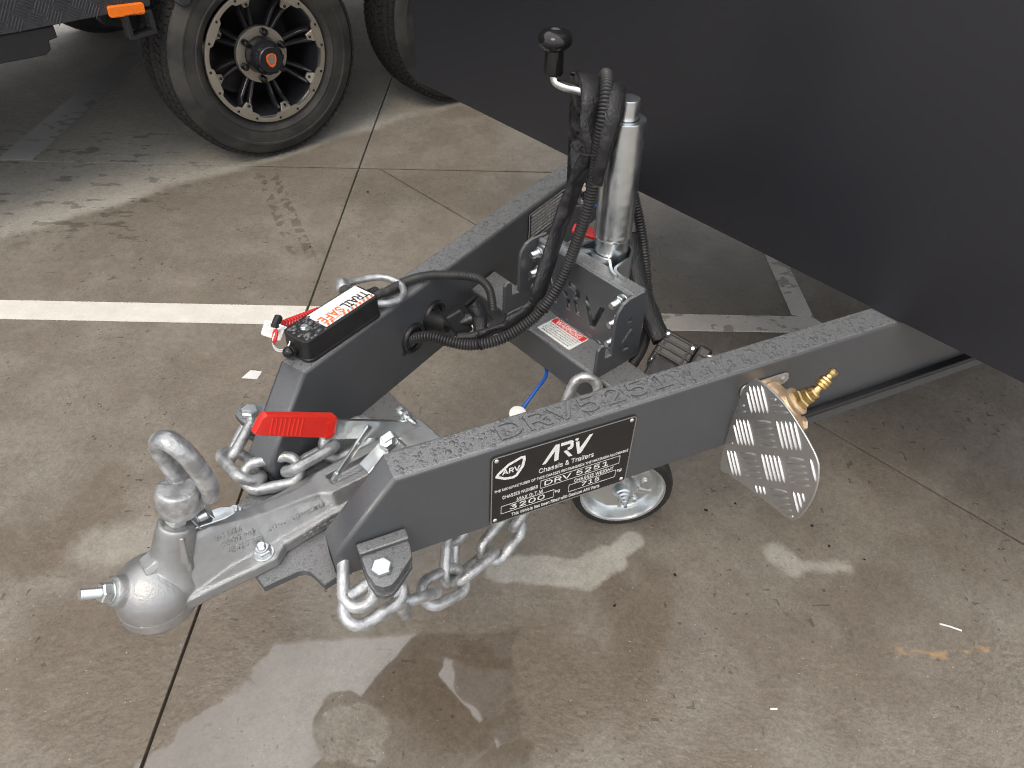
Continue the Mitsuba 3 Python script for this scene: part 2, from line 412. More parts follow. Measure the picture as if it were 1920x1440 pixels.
def conc_col(p, n, uv):
    x, y = p.x, p.y
    big = mikit.fbm(x * 2.3 + 5, y * 2.3, 0.3, 4); mid = mikit.fbm(x * 11, y * 11, 2.0, 4); fine = mikit.noise(x * 420, y * 420, 1.0); f2 = mikit.noise(x * 170, y * 170, 4.0)
    near = 1 - mikit.smoothstep(0.75, 1.7, y)
    wet = mikit.mix((.192, .168, .139), (.236, .211, .180), mikit.smoothstep(.34, .66, 0.45 * big + 0.55 * mid))
    blot = dr.maximum(1 - mikit.smoothstep(0.10, 0.30, dr.sqrt(dr.square((x + 0.62) * 0.8) + dr.square(y - 0.66)) + 0.10 * (mid - 0.5)), 1 - mikit.smoothstep(0.03, 0.12, dr.sqrt(dr.square((x + 0.45) * 0.9) + dr.square(y - 0.735)) + 0.08 * (mid - 0.5)))
    blot = dr.maximum(blot, 0.9 * (1 - mikit.smoothstep(0.04, 0.20, dr.sqrt(dr.square((x - 0.03) * 0.6) + dr.square(y - 0.63)) + 0.12 * (mid - 0.5))))
    stain = dr.maximum(blot, mikit.smoothstep(.50, .62, mikit.fbm(x * 4.1 + 11, y * 4.1 + 2, 1.7, 4)) * near * (1 - 0.6 * mikit.smoothstep(0.2, 0.5, x)))
    wet = mikit.mix(wet, (.132, .103, .076), 0.70 * stain)
    pale = mikit.smoothstep(.53, .66, mikit.fbm(x * 6 + 31, y * 6, 5.7, 4)) * near * (1 - blot)
    wet = mikit.mix(wet, (.235, .215, .190), 0.45 * pale)
    wet = mikit.mix(wet, (.120, .105, .085), 0.35 * mikit.smoothstep(0.5, 0.75, mikit.fbm(x * 1.2, y * 2.5 + 3, 9.0, 3)) * mikit.smoothstep(1.0, 1.6, y))
    dry = mikit.mix((.330, .312, .278), (.400, .380, .340), mid)
    c = mikit.mix(wet, dry, dry_mask(p))
    c = c * mi.Color3f(.970, .965, .955) * (0.71 + 0.24 * fine + 0.15 * f2 + 0.20 * mikit.fbm(x * 60, y * 60, 8.0, 3))
    # tyre prints
    tx = x + 0.913 - (2.504 - y) * 0.456
    inb = mikit.smoothstep(1.93, 2.02, y) * (1 - mikit.smoothstep(2.45, 2.56, y))
    two = dr.maximum(1 - mikit.smoothstep(0.012, 0.02, dr.abs(tx - 0.012)), 1 - mikit.smoothstep(0.012, 0.02, dr.abs(tx - 0.062)))
    tread = mikit.smoothstep(0.42, 0.58, mikit.fbm(x * 60, y * 60, 7.0, 2))
    c = c * (1 - 0.32 * inb * two * tread)
    # scuffs under the next van's edge
    scf = mikit.smoothstep(0.60, 0.68, mikit.fbm(x * 16, y * 38, 3.3, 3)) * mikit.smoothstep(1.9, 2.1, y) * (1 - mikit.smoothstep(2.75, 2.95, y)) * (1 - mikit.smoothstep(-1.25, -0.95, x))
    c = c * (1 - 0.38 * scf)
    pit = mikit.smoothstep(0.90, 0.95, mikit.noise(x * 95 + 7, y * 95, 6.0)) * mikit.smoothstep(0.4, 0.6, mikit.noise(x * 9, y * 9, 2.0))
    c = c * (1 - 0.4 * pit)
    d1, _, r1 = mikit.voronoi(x * 55, y * 55)
    grit = (1 - mikit.smoothstep(0.04, 0.07, d1)) * mikit.smoothstep(0.93, 0.95, r1)
    c = mikit.mix(c, (.45, .42, .37), 0.7 * grit)
    # rust streak
    rd = dr.abs(y - 0.709 - 0.006 * dr.sin(x * 31) - 0.008 * (mid - 0.5)); ru = (1 - mikit.smoothstep(0.003, 0.013, rd + 0.014 * (mid - 0.5))) * mikit.smoothstep(0.67, 0.71, x) * (1 - mikit.smoothstep(0.86, 0.92, x)) * mikit.smoothstep(.42, .58, mikit.fbm(x * 38, y * 60, 2.2, 3))
    c = mikit.mix(c, (.42, .27, .14), 0.8 * ru)
    return c


def conc_rough(p, n, uv):
    return 0.42 + 0.14 * (fb(p, 8) - 0.5) + 0.30 * dry_mask(p)


def conc_bump(p, n, uv):
    return (fb(p, 130, 3) * 0.0016 + mikit.noise(p.x * 500, p.y * 500, 2.0) * 0.0004)


pri('m_concrete_damp', P(conc_col), P(conc_rough), spec=0.5, bump=conc_bump, eps=0.0008)
pri('m_concrete_flooded', P(lambda p, n, uv: conc_col(p, n, uv) * mi.Color3f(.74, .71, .68)), 0.04, spec=1.0, clearcoat=1.0, clearcoat_gloss=0.98, bump=lambda p, n, uv: fb(p, 30, 2) * 0.0002)
scene['m_concrete'] = {'type': 'blendbsdf', 'weight': P(lambda p, n, uv: film_mask(p)), 'a': {'type': 'ref', 'id': 'm_concrete_damp'}, 'b': {'type': 'ref', 'id': 'm_concrete_flooded'}}


def line_col(p, n, uv):
    w = mikit.smoothstep(.63, .69, mikit.fbm(p.x * 24, p.y * 34, 3.0, 4)) * mikit.smoothstep(.48, .62, mikit.fbm(p.x * 2.4 + 4, p.y * 2, 1.0, 2)) * 0.55
    c = mikit.mix((.66, .63, .58), (.78, .75, .70), fb(p, 25)) * (0.9 + 0.14 * nz(p, 260))
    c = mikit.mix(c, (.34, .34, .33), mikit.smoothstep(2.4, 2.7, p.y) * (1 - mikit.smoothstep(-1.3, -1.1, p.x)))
    return mikit.mix(c, (.17, .145, .115), w)


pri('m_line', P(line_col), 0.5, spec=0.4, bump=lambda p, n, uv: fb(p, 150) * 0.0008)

# ------------------------------------------------------------------ setting: ground slabs with open joints, painted lines
put('ground__joint_bed', mv(rbox(120, 120, 0.02, 0.001), 0, 30, -0.0190), 'm_moss', smooth=False, local=False)
labels['ground'] = {'kind': 'structure', 'label': 'wet brown concrete parking floor with joints and dry patches'}


def slab(poly):
    put('ground__slab', mv(bevex(poly, 0.06, 0.0025, seg=2), 0, 0, -0.06), 'm_concrete', local=False, smooth=30)


JX, JY, g, gy = -0.560, 2.561, 0.0024, 0.0042
slab([(-5.5, JY + gy), (JX - g, JY + gy), (JX - g, 7.5), (-5.5, 7.5)])
slab([(JX + g, JY + gy), (4.4, JY + gy), (4.4, 7.5), (JX + g, 7.5)])
slab([(-5.5, -2.5), (JX - g, -2.5), (JX - g, JY - gy), (-5.5, JY - gy)])
cx, cy = np.array([-0.478, 2.553]), np.array([1.036, 0.950]); cd = (cy - cx) / np.linalg.norm(cy - cx); cn = np.array([-cd[1], cd[0]])
e1 = cx + cd * ((4.4 - cx[0]) / cd[0])
up_, dn_ = cn * g, -cn * g
slab([tuple(cx + up_ + [0, 0]), tuple(e1 + up_), (4.4, JY - gy), (cx[0] + 0.01, JY - gy)])
slab([(JX + g, -2.5), (4.4, -2.5), tuple(e1 + dn_), tuple(cx + dn_), (cx[0] - 0.012, JY - gy), (JX + g, JY - gy)])
for x0, x1, y0, y1 in ((-40, -5.507, -30, 60), (4.407, 40, -30, 60), (-5.5, 4.4, 7.507, 60), (-5.5, 4.4, -30, -2.507)):
    slab([(x0, y0), (x1, y0), (x1, y1), (x0, y1)])


def paint(poly, label):
    put('parking_line', mv(bevex(poly, 0.0016, 0.0004, seg=1), 0, 0, 0.0003), 'm_line', local=False, smooth=False, kind='structure', label=label)


paint([(-5.4, 1.626), (JX - .004, 1.626), (JX - .004, 1.711), (-5.4, 1.711)], 'long white painted parking line left of the mossy joint')
paint([(JX + .004, 1.626), (0.868, 1.637), (0.832, 1.700), (0.80, 1.709), (JX + .004, 1.711)], 'white painted parking line behind the drawbar right of the mossy joint')
paint([(0.771, 1.716), (0.829, 1.703), (0.826, 4.5), (0.768, 4.5)], 'white painted line running back under the caravan')
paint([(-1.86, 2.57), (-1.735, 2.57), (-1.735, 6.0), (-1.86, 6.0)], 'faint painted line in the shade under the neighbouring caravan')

# ------------------------------------------------------------------ the caravan with its drawbar
cv = thing('caravan', 'dark charcoal caravan front with grey steel A-frame drawbar in the foreground', 'caravan')
put(cv + '__body', tr(bevex(rrect(4.4, 1.78, 0.03, 4), 1.95, 0.012), frame((1.258 + 2.2, 0.0, 0.562), (1, 0, 0), (0, 1, 0))), 'm_van')
put(cv + '__front_panel', tr(bevex(rrect(1.80, 1.94, 0.004, 2), 0.006, 0.001, seg=1), frame((1.2575, 0.0, 0.559 + 0.97), (0, -1, 0), (0, 0, 1))), 'm_van', smooth=30)


def rail_frame(side):
    """x along the rail, y up, z into the rail from its outer face. side -1 near, +1 far."""
    if side < 0: return frame((0, 0, 0), (CT, -ST, 0), (0, 0, 1))          # z = x × y
    return frame((0, 0, 0), (CT, ST, 0), (0, 0, 1))


def rail(side, holes=()):
    B = RH - 0.1513
    prof = [(0.4262, B), (1.95, B), (1.95, RH), (0.5140, RH), (0.4262, 0.4515)]
    m = bevex(prof, 0.0480, 0.0065, holes=holes, seg=3)
    # rail_frame z points: near (u=(CT,-ST,0), v=z): u×v = (-ST,-CT,0) outwards; far: (ST,-CT,0) inwards
    return tr(mv(m, 0, 0, -0.048) if side < 0 else m, rail_frame(side))


GRO = [(0.7070 / CT + 0.0, 0.476), (0.7600 / CT, 0.488)]
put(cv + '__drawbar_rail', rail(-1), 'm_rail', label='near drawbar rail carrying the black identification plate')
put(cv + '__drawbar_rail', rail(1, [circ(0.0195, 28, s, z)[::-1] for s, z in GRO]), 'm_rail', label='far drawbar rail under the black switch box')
for s, z in GRO:
    t = np.arange(36) * 2 * math.pi / 36
    ring = sweep(np.stack([0.0225 * np.cos(t), 0.0225 * np.sin(t), 0 * t], 1), 0.0042, 10, closed=True, ry=0.0055)
    M = rail_frame(1) @ frame((s, z, 0.049), (1, 0, 0), (0, 1, 0))
    gk = put(cv + '__grommet', join(tr(ring, M), *[tr(mv(rbox(.009, .006, .004, .0012), .028 * math.cos(q), .028 * math.sin(q), 0), M) for q in (-2.5, -0.7)]), 'm_black')

# cross member, weld, stickers
xa, xb, zt, zb = 0.872, 0.941, 0.485, 0.427
lx = lambda a: a * math.tan(TH) - 0.0485 / CT
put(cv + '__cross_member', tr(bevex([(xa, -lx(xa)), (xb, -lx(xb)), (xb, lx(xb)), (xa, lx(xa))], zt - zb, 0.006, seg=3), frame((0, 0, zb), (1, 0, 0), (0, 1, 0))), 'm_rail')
rng = np.random.default_rng(4)
wl = np.stack([np.full(60, 0.9385), np.linspace(0.10, -0.10, 60), np.full(60, 0.4865)], 1) + rng.normal(0, .0006, (60, 3))
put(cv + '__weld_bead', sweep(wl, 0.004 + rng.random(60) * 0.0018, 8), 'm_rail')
# mount plate for the jockey wheel
PM = frame((0.9400, 0, 0), (0, -1, 0), (0, 0, 1))      # x = -l, y = z, z axis = -a (towards the coupling)


def par(x0, y0, x1, y1, w): return [(x0 - w / 2, y0), (x0 + w / 2, y0), (x1 + w / 2, y1), (x1 - w / 2, y1)]


cut = [par(-0.088, 0.560, -0.1005, 0.513, 0.010)]
cut = [par(-0.0545, 0.508, -0.0725, 0.5545, 0.0095),                                               # A, right leg
       par(-0.079, 0.519, -0.090, 0.548, 0.0095),                                                  # A, left leg
       [(-0.044, 0.560), (-0.036, 0.5615), (-0.038, 0.552), (-0.0445, 0.552)],                     # R, top left
       [(-0.028, 0.562), (-0.008, 0.562), (0.000, 0.556), (0.000, 0.546), (-0.006, 0.540), (-0.012, 0.540), (-0.009, 0.548), (-0.012, 0.553), (-0.026, 0.553)],
       [(-0.040, 0.5395), (-0.028, 0.5395), (-0.026, 0.531), (-0.031, 0.531)],
       par(-0.0225, 0.510, -0.026, 0.530, 0.0085), par(-0.002, 0.512, -0.0105, 0.534, 0.0085),
       [(0.012, 0.559), (0.020, 0.551), (0.021, 0.543), (0.0135, 0.547)],                           # V
       [(0.0140, 0.538), (0.0225, 0.538), (0.0325, 0.520), (0.0445, 0.552), (0.0540, 0.554), (0.0370, 0.5060), (0.0280, 0.5060)]]
pl_out = [(-0.103, 0.4855), (0.103, 0.4855), (0.103, 0.596), (0.098, 0.603), (-0.098, 0.603), (-0.103, 0.596)]
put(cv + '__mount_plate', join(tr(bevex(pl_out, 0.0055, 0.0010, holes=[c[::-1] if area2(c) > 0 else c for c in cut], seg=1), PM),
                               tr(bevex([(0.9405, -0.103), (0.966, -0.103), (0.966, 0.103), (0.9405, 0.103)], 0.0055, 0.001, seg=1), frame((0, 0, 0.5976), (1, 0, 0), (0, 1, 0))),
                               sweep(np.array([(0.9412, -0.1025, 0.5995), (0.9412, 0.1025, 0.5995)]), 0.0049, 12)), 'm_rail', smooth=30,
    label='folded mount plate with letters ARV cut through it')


def wing(l, side):
    o = [(0.867, 0.4855), (0.962, 0.4855), (0.962, 0.600), (0.956, 0.606), (0.925, 0.606), (0.912, 0.602), (0.902, 0.590), (0.8995, 0.575), (0.8990, 0.516), (0.884, 0.517), (0.8835, 0.537), (0.880, 0.543),
         (0.873, 0.543), (0.8685, 0.538)]
    hs = [[(0.922, 0.565), (0.934, 0.572), (0.934, 0.562)], [(0.918, 0.536), (0.928, 0.545), (0.934, 0.552), (0.937, 0.547), (0.928, 0.538), (0.919, 0.530)], [(0.922, 0.512), (0.930, 0.522), (0.936, 0.511)]]
    m = bevex(o, 0.006, 0.0012, holes=[h[::-1] if area2(h) > 0 else h for h in hs], seg=2)
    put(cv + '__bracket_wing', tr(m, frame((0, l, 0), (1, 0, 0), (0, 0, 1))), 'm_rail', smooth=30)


wing(-0.1035, -1); wing(0.1095, 1)

# hitch plate under the coupling
hp = [(0.332, -0.070), (0.372, -0.076)] + [(0.372 + 0.017 * math.sin(q), -0.093 + 0.017 * math.cos(q)) for q in np.radians([15, 40, 65, 90])] + [(0.392, -0.116), (0.43, -0.116), (0.44, -0.085), (0.62, -0.137), (0.655, -0.14)]
hp = hp + [(a, -l) for a, l in hp[::-1]]
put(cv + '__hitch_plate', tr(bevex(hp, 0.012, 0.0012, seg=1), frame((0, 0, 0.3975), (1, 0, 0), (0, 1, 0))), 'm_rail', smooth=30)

# chain lugs, one on each rail's outer face
for s in (-1, 1):
    rd, od = np.array([CT, s * ST, 0.0]), np.array([-ST, s * CT, 0.0])
    LM = np.eye(4); LM[:3, 0], LM[:3, 1], LM[:3, 2] = rd, od, EZ + 0.18 * od; LM[:3, 3] = rd * 0.4755 + EZ * 0.460 - 0.0 * od
    tri = [(-0.0185, 0.0), (0.0430, 0.0), (0.0430, 0.026), (0.0395, 0.042), (0.0130, 0.066), (0.0040, 0.0715), (-0.0060, 0.0710), (-0.0140, 0.064), (-0.0185, 0.045)]
    lg = put(cv + '__chain_lug', join(tr(mv(bevex(tri, 0.013, 0.003, seg=2), 0, 0, -0.013), LM), tr(mv(bevex(tri, 0.011, 0.003, seg=2), 0, 0, -0.036), LM),
                                      tr(mv(rbox(0.060, 0.022, 0.034, 0.003), 0.0122, 0.009, -0.018), LM), tr(mv(rbox(0.064, 0.018, 0.008, 0.003), 0.0122, 0.0095, 0.0025), LM)), 'm_rail', smooth=30)
    BM = LM @ frame((0, 0.0445, 0), (1, 0, 0), (0, 1, 0))
    put(lg + '__bolt', join(tr(mv(bolt(0.0132, 0.66, False, True), 0, 0, -.0015), BM), tr(mv(cyl(0.0070, 0.046, 16), 0, 0, -0.045), BM), tr(mv(hexa(0.0125, 0.009), 0, 0, -0.0555), BM)), 'm_zinc')

# identification plate with its print
PW, PH = 0.211, 0.130
PO = rail_frame(-1) @ frame((0.7410, 0.4755, 0.0012), (CT * 0 + 1, -0.018, 0), (0, 1, 0))
ip = put(cv + '__identification_plate', tr(bevex(rrect(PW, PH, 0.006, 4), 0.0014, 0.0003, seg=1), PO), 'm_platebg', smooth=30, label='black identification plate with silver lettering on the near rail')
PF = PO @ frame((0, 0, 0.0014), (1, 0, 0), (0, 1, 0))
inner = rrect(PW - .004, PH - .004, 0.0045, 4)
put(ip + '__border', tr(bevex(rrect(PW - .0012, PH - .0012, 0.0057, 4), 0.0005, 0, holes=[inner[::-1]]), PF), 'm_bright', smooth=False)
TX = []


def pt(s, x, y, h, w=None, bold=False, center=True):
    TX.append(tr(mv(text(s, h, 0.0004, bold, w, center), x, y, 0), PF))


def strokes(ps, sx, sy, x, y):
    for q in ps: TX.append(tr(bevex([(x + a * sx, y + b * sy) for a, b in q], 0.0004), PF))


LOGO = [[(0.00, 0), (0.07, 0), (0.235, 0.62), (0.30, 0.52), (0.30, 0.88), (0.235, 0.99)], [(0.24, 1.0), (0.325, 1.0), (0.325, 0.0), (0.24, 0.0)],
        [(0.35, 1.0), (0.57, 1.0), (0.61, 0.9), (0.61, 0.55), (0.57, 0.45), (0.50, 0.45), (0.50, 0.60), (0.545, 0.62), (0.545, 0.82), (0.35, 0.82)],
        [(0.42, 0.45), (0.49, 0.45), (0.615, 0.0), (0.54, 0.0)], [(0.635, 1.0), (0.71, 1.0), (0.695, 0.88), (0.648, 0.88)],
        [(0.655, 0.80), (0.725, 0.80), (0.755, 0.32), (0.93, 1.0), (1.0, 1.0), (0.79, 0.0), (0.72, 0.0)]]
strokes(LOGO, 0.072, 0.030, -0.033, 0.0250)
pt('Chassis & Trailers', 0.004, 0.0100, 0.0085, 0.082)
pt('THE MANUFACTURER OF THIS CHASSIS RECOMMENDS THE MAXIMUM ALLOWABLE', 0.0, -0.0020, 0.0047, 0.201)
pt('CHASSIS NUMBER', -0.0625, -0.0185, 0.0062, 0.052); pt('DRV 5251', 0.022, -0.0180, 0.0088, 0.098)
pt('MAX G.T.M', -0.048, -0.0310, 0.0065, 0.038); pt('CHASSIS WEIGHT', 0.050, -0.0315, 0.0065, 0.062)
pt('3200', -0.051, -0.0445, 0.0088, 0.052); pt('kg', -0.0055, -0.0400, 0.0052); pt('715', 0.046, -0.0445, 0.0078, 0.028); pt('kg', 0.0915, -0.0385, 0.0052)
pt('This Vehicle has been fitted with Geniune ARV Parts', -0.006, -0.0590, 0.0062, 0.136)
pt('ARV', -0.0775, 0.0290, 0.0088, 0.0250, True)
for x0, x1, y0, y1 in ((-0.033, 0.089, -0.0215, -0.0060), (-0.090, -0.0110, -0.0480, -0.0325), (0.0115, 0.0860, -0.0480, -0.0335)):
    rr_ = [(x0, y0), (x1, y0), (x1, y1), (x0, y1)]
    TX.append(tr(bevex(rr_, 0.0004, 0, holes=[inset(rr_, 0.0005)[::-1]]), PF))
sh = [(-0.100, 0.028), (-0.097, 0.034), (-0.082, 0.047), (-0.064, 0.0535), (-0.0585, 0.0525), (-0.0575, 0.047), (-0.0595, 0.034), (-0.068, 0.0195), (-0.0735, 0.0165), (-0.087, 0.0190)]
hole = [tuple(q_) for q_ in inset(sh if area2(sh) > 0 else sh[::-1], 0.0040)]
TX.append(tr(bevex(sh if area2(sh) > 0 else sh[::-1], 0.0004, 0, holes=[hole[::-1]]), PF))
put(ip + '__lettering', join(*TX), 'm_print', smooth=False)
for sx in (-1, 1):
    for sy in (-1, 1): put(ip + '__rivet', tr(mv(lathe([(0.0034, 0), (0.0030, 0.0008), (0.0016, 0.0016), (0, 0.0018)], 14), sx * (PW / 2 - .0075), sy * (PH / 2 - .0075), 0), PF), 'm_bright')

# warning sticker on the cross member
WM = frame((0.9075, 0.0045, 0.4853), (0, -1, 0), (1, 0, 0))
ws = put(cv + '__warning_sticker', tr(bevex(rrect(0.0755, 0.0435, 0.001, 1), 0.0006), WM), 'm_white', smooth=False, label='white and red WARNING sticker on the cross member')
put(ws + '__red_band', tr(mv(bevex(rrect(0.072, 0.0135, 0.0002, 1), 0.0003), 0, 0.0140, 0.0006), WM), 'm_printred', smooth=False)
put(ws + '__lettering', join(tr(mv(text('WARNING', 0.0098, 0.0002, True, 0.056), 0, 0.0092, 0.0009), WM)), 'm_white', smooth=False)
fine = ['Do not exceed the rated capacity of this jack', 'or coupling. Check all bolts and chains are', 'secure before towing. Keep hands and feet clear', 'of the jockey wheel when raising or lowering.', 'Raise jockey wheel fully before moving trailer']
put(ws + '__fine_print', join(*[tr(mv(text(s, 0.0030, 0.0002, False, 0.068 - 0.006 * (i == 4)), 0, 0.0022 - 0.0050 * i, 0.0006), WM) for i, s in enumerate(fine)]), 'm_ink', smooth=False)
# small print plate on the far rail's inner face
DM = rail_frame(1) @ frame((1.0950 / CT, 0.5150, 0.0490), (1, 0, 0), (0, 1, 0))
dp = put(cv + '__print_plate', tr(bevex(rrect(0.13, 0.062, 0.002, 2), 0.0012), DM), 'm_platebg', smooth=False, label='small black plate of fine print on the far rail')
rows = ['TOWING INSTRUCTIONS  CHECK TYRES LIGHTS AND BRAKES', 'BEFORE EVERY JOURNEY AND TIGHTEN WHEEL NUTS', 'LOAD THE VAN EVENLY AND KEEP HEAVY ITEMS LOW', 'MAXIMUM BALL WEIGHT AS MARKED ON THE COUPLING', 'DO NOT EXCEED THE TYRE LOAD RATING', 'SERVICE BEARINGS EVERY TEN THOUSAND KILOMETRES', 'KEEP CHAINS CROSSED UNDER THE COUPLING']
bd = rrect(0.127, 0.059, 0.002, 2)
put(dp + '__fine_print', join(*([tr(mv(text(s, 0.0036, 0.0003, False, 0.112), 0, 0.0205 - 0.0072 * i, 0.0012), DM) for i, s in enumerate(rows)] + [tr(mv(bevex(bd, 0.0003, 0, holes=[inset(bd, .0008)[::-1]]), 0, 0, .0012), DM)])), 'm_print', smooth=False)
# serial number written in weld on top of the near rail, and rain beads
WT = rail_frame(-1) @ frame((0.7830, RH + 0.0000, -0.0245), (1, 0, -0.02), (0, 0, -1))
put(cv + '__weld_lettering', tr(mv(text('DRV5251', 0.028, 0.0022, False, 0.255), 0, -0.014, 0), WT), 'm_rail', smooth=30)


def beads(side, n, seed, s0=0.52, s1=1.27):
    r = np.random.default_rng(seed); ico = trimesh.creation.icosphere(subdivisions=1, radius=1.0); out = []
    Mr = rail_frame(side)
    for k in range(n):
        q = 0.0008 + 0.0016 * r.random() ** 2.2 + (0.0022 * r.random() if r.random() < 0.05 else 0)
        s = s0 + (s1 - s0) * r.random(); w = 0.005 + 0.038 * r.random()
        v = np.array(ico.vertices) * [q * (1 + .35 * r.random()), q * 0.50, q * (1 + .35 * r.random())]
        v = v + [s, RH - 0.0001, (-w if side < 0 else w)]
        out.append(trimesh.Trimesh(v @ Mr[:3, :3].T, ico.faces, process=False))
    return join(*out)


put(cv + '__water_drops', beads(-1, 1000, 5), 'm_bead', smooth=True, kind='stuff')
put(cv + '__water_drops', beads(1, 750, 6), 'm_bead', smooth=True, kind='stuff')
# pipe and rear flange under the near rail by the tap
put(cv + '__under_rail', tr(mv(rbox(0.83, 0.030, 0.040, 0.005), 1.535, 0.3835, -0.030), rail_frame(-1)), 'm_rail', smooth=30)
put(cv + '__brake_pipe', tr(rod((1.14, 0.4250, 0.0075), (1.95, 0.4250, 0.0075), 0.0065), rail_frame(-1)), 'm_black')

# ------------------------------------------------------------------ the cast tow coupling
tc = thing('tow_coupling', 'silver cast ball coupling bolted to the nose of the drawbar', 'tow coupling')
secs = [  # a, flange half, flange bottom, flange top, wall foot half, ridge half, ridge top
    (0.225, 0.040, 0.408, 0.426, 0.036, 0.010, 0.474), (0.268, 0.0445, 0.409, 0.427, 0.037, 0.010, 0.490), (0.310, 0.0490, 0.410, 0.428, 0.031, 0.008, 0.487), (0.335, 0.0525, 0.410, 0.428, 0.031, 0.008, 0.476),
    (0.362, 0.0545, 0.410, 0.428, 0.032, 0.0085, 0.466), (0.370, 0.0500, 0.410, 0.428, 0.032, 0.009, 0.464), (0.380, 0.0430, 0.410, 0.429, 0.031, 0.0095, 0.461), (0.415, 0.0420, 0.410, 0.429, 0.031, 0.010, 0.455),
    (0.450, 0.0420, 0.410, 0.430, 0.032, 0.013, 0.450), (0.462, 0.0430, 0.410, 0.430, 0.034, 0.022, 0.449), (0.560, 0.0440, 0.410, 0.430, 0.036, 0.026, 0.446), (0.640, 0.0440, 0.410, 0.430, 0.036, 0.026, 0.444)]
R = []
for a, wf, zb_, zf, wm, wt, zt_ in secs:
    R.append([(a, -wf, zb_), (a, wf, zb_), (a, wf, zf - .003), (a, wf - .003, zf), (a, wm, zf + .001), (a, wt + .004, zt_ - .006), (a, wt, zt_), (a, -wt, zt_), (a, -wt - .004, zt_ - .006), (a, -wm, zf + .001), (a, -wf + .003, zf), (a, -wf, zf - .003)])
R = np.array(R); nb = R.shape[1]
g = grid_mesh(R, False, True)
capf = mf.triangulate([R[0][:, 1:]]); capb = capf + (len(R) - 1) * nb
bd_ = trimesh.Trimesh(g.vertices, np.vstack([g.faces, capf, capb[:, ::-1]]), process=False)
if bd_.volume < 0: bd_ = trimesh.Trimesh(bd_.vertices, bd_.faces[:, ::-1], process=False)
trimesh.repair.fix_normals(bd_)
M_body = man(bd_)
dome = man(tr(trimesh.creation.icosphere(subdivisions=4, radius=0.0478), frame((0.2270, 0, 0.4220), (1, 0, 0), (0, 1, 0))))
skirt = man(mv(cyl(0.0482, 0.016, 48), 0.2265, 0, 0.400))
T0, T1 = np.array([0.2500, 0, 0.436]), np.array([0.2785, 0, 0.5140]); TD = (T1 - T0) / np.linalg.norm(T1 - T0)
tower = man(tr(lathe([(0, -0.022), (0.036, -0.022), (0.0400, -0.008), (0.0375, 0.004), (0.0325, 0.014), (0.0282, 0.025), (0.0250, 0.040), (0.0226, 0.070), (0.0210, 0.0800), (0.0190, 0.0825), (0, 0.0825)], 40), zframe(T0, TD)))
SD = np.array([-0.79, 0, 0.61]); SB = np.array([0.2270, 0, 0.4260]) + SD * 0.0440
boss = man(tr(lathe([(0, -0.012), (0.0205, -0.012), (0.0185, 0.006), (0.0170, 0.0085), (0, 0.0085)], 36), zframe(SB, SD)))
pocket = man(tr(rbox(0.012, 0.040, 0.016, 0.002), frame(T0 + TD * 0.054 + np.array([0.004, -0.0185, 0]), (0.75, -0.66, 0), TD)))
tab = man(tr(rbox(0.009, 0.015, 0.010, 0.002), frame(T0 + TD * 0.028 + np.array([0.010, -0.0235, -.002]), (0.75, -0.66, 0), TD)))
web = man(tr(rbox(0.05, 0.020, 0.060, 0.004), frame((0.282, 0, 0.462), (1, 0, -0.2), (0, 1, 0))))
hous = mf.Manifold.batch_boolean([M_body, dome, skirt, tower, boss, web], mf.OpType.Add).trim_by_plane((0, 0, 1), 0.4005)
slot = man(tr(rbox(0.12, 0.020, 0.020, 0.004), frame((0.532, 0, 0.447), (1, 0, 0), (0, 1, 0))))
hous = taubin((hous - slot).refine_to_length(0.0030), 3)
hs_ = man(hous) if hous.is_watertight else None
put(tc + '__housing', hous, 'm_cast', smooth=50)
put(tc + '__indicator', taubin((pocket - man(tr(rbox(0.02, 0.026, 0.007, 0.001), frame(T0 + TD * 0.056 + np.array([0.010, -0.026, 0]), (0.75, -0.66, 0), TD))) + tab).refine_to_length(0.004), 2), 'm_cast', smooth=40)
for a, l in ((0.352, -0.0385), (0.352, 0.0385)):
    put(tc + '__mounting_nut', join(mv(cyl(0.0135, 0.0018, 28, .0004), a, l, 0.4285), mv(hexa(0.0112, 0.0085), a, l, 0.4303), mv(lathe([(0, 0), (.009, 0), (.0082, .0022), (.006, .0026), (0, .0026)], 24), a, l, 0.4387), mv(threaded(0.0055, 0.0055), a, l, 0.4410)), 'm_zinc')
put(tc + '__stud', tr(threaded(0.0066, 0.0360, 0.0022, 20), zframe(SB + SD * 0.0085, SD)), 'm_zinc')
put(tc + '__stud_nut', tr(join(cyl(0.0135, 0.002, 28, .0004), mv(hexa(0.0125, 0.011), 0, 0, 0.002)), zframe(SB + SD * 0.0085, SD)), 'm_zinc')
# raised casting letters on the sloping side
SA = np.array([q_[0] for q_ in secs])


def wall(a, z):
    wm, wt, zt_, zf = (np.interp(a, SA, [q_[k] for q_ in secs]) for k in (4, 5, 6, 3))
    y0, z0, y1, z1 = wm, zf + .001, wt + .004, zt_ - .006
    return np.array([a, -(y0 + (y1 - y0) * (z - z0) / (z1 - z0)), z])


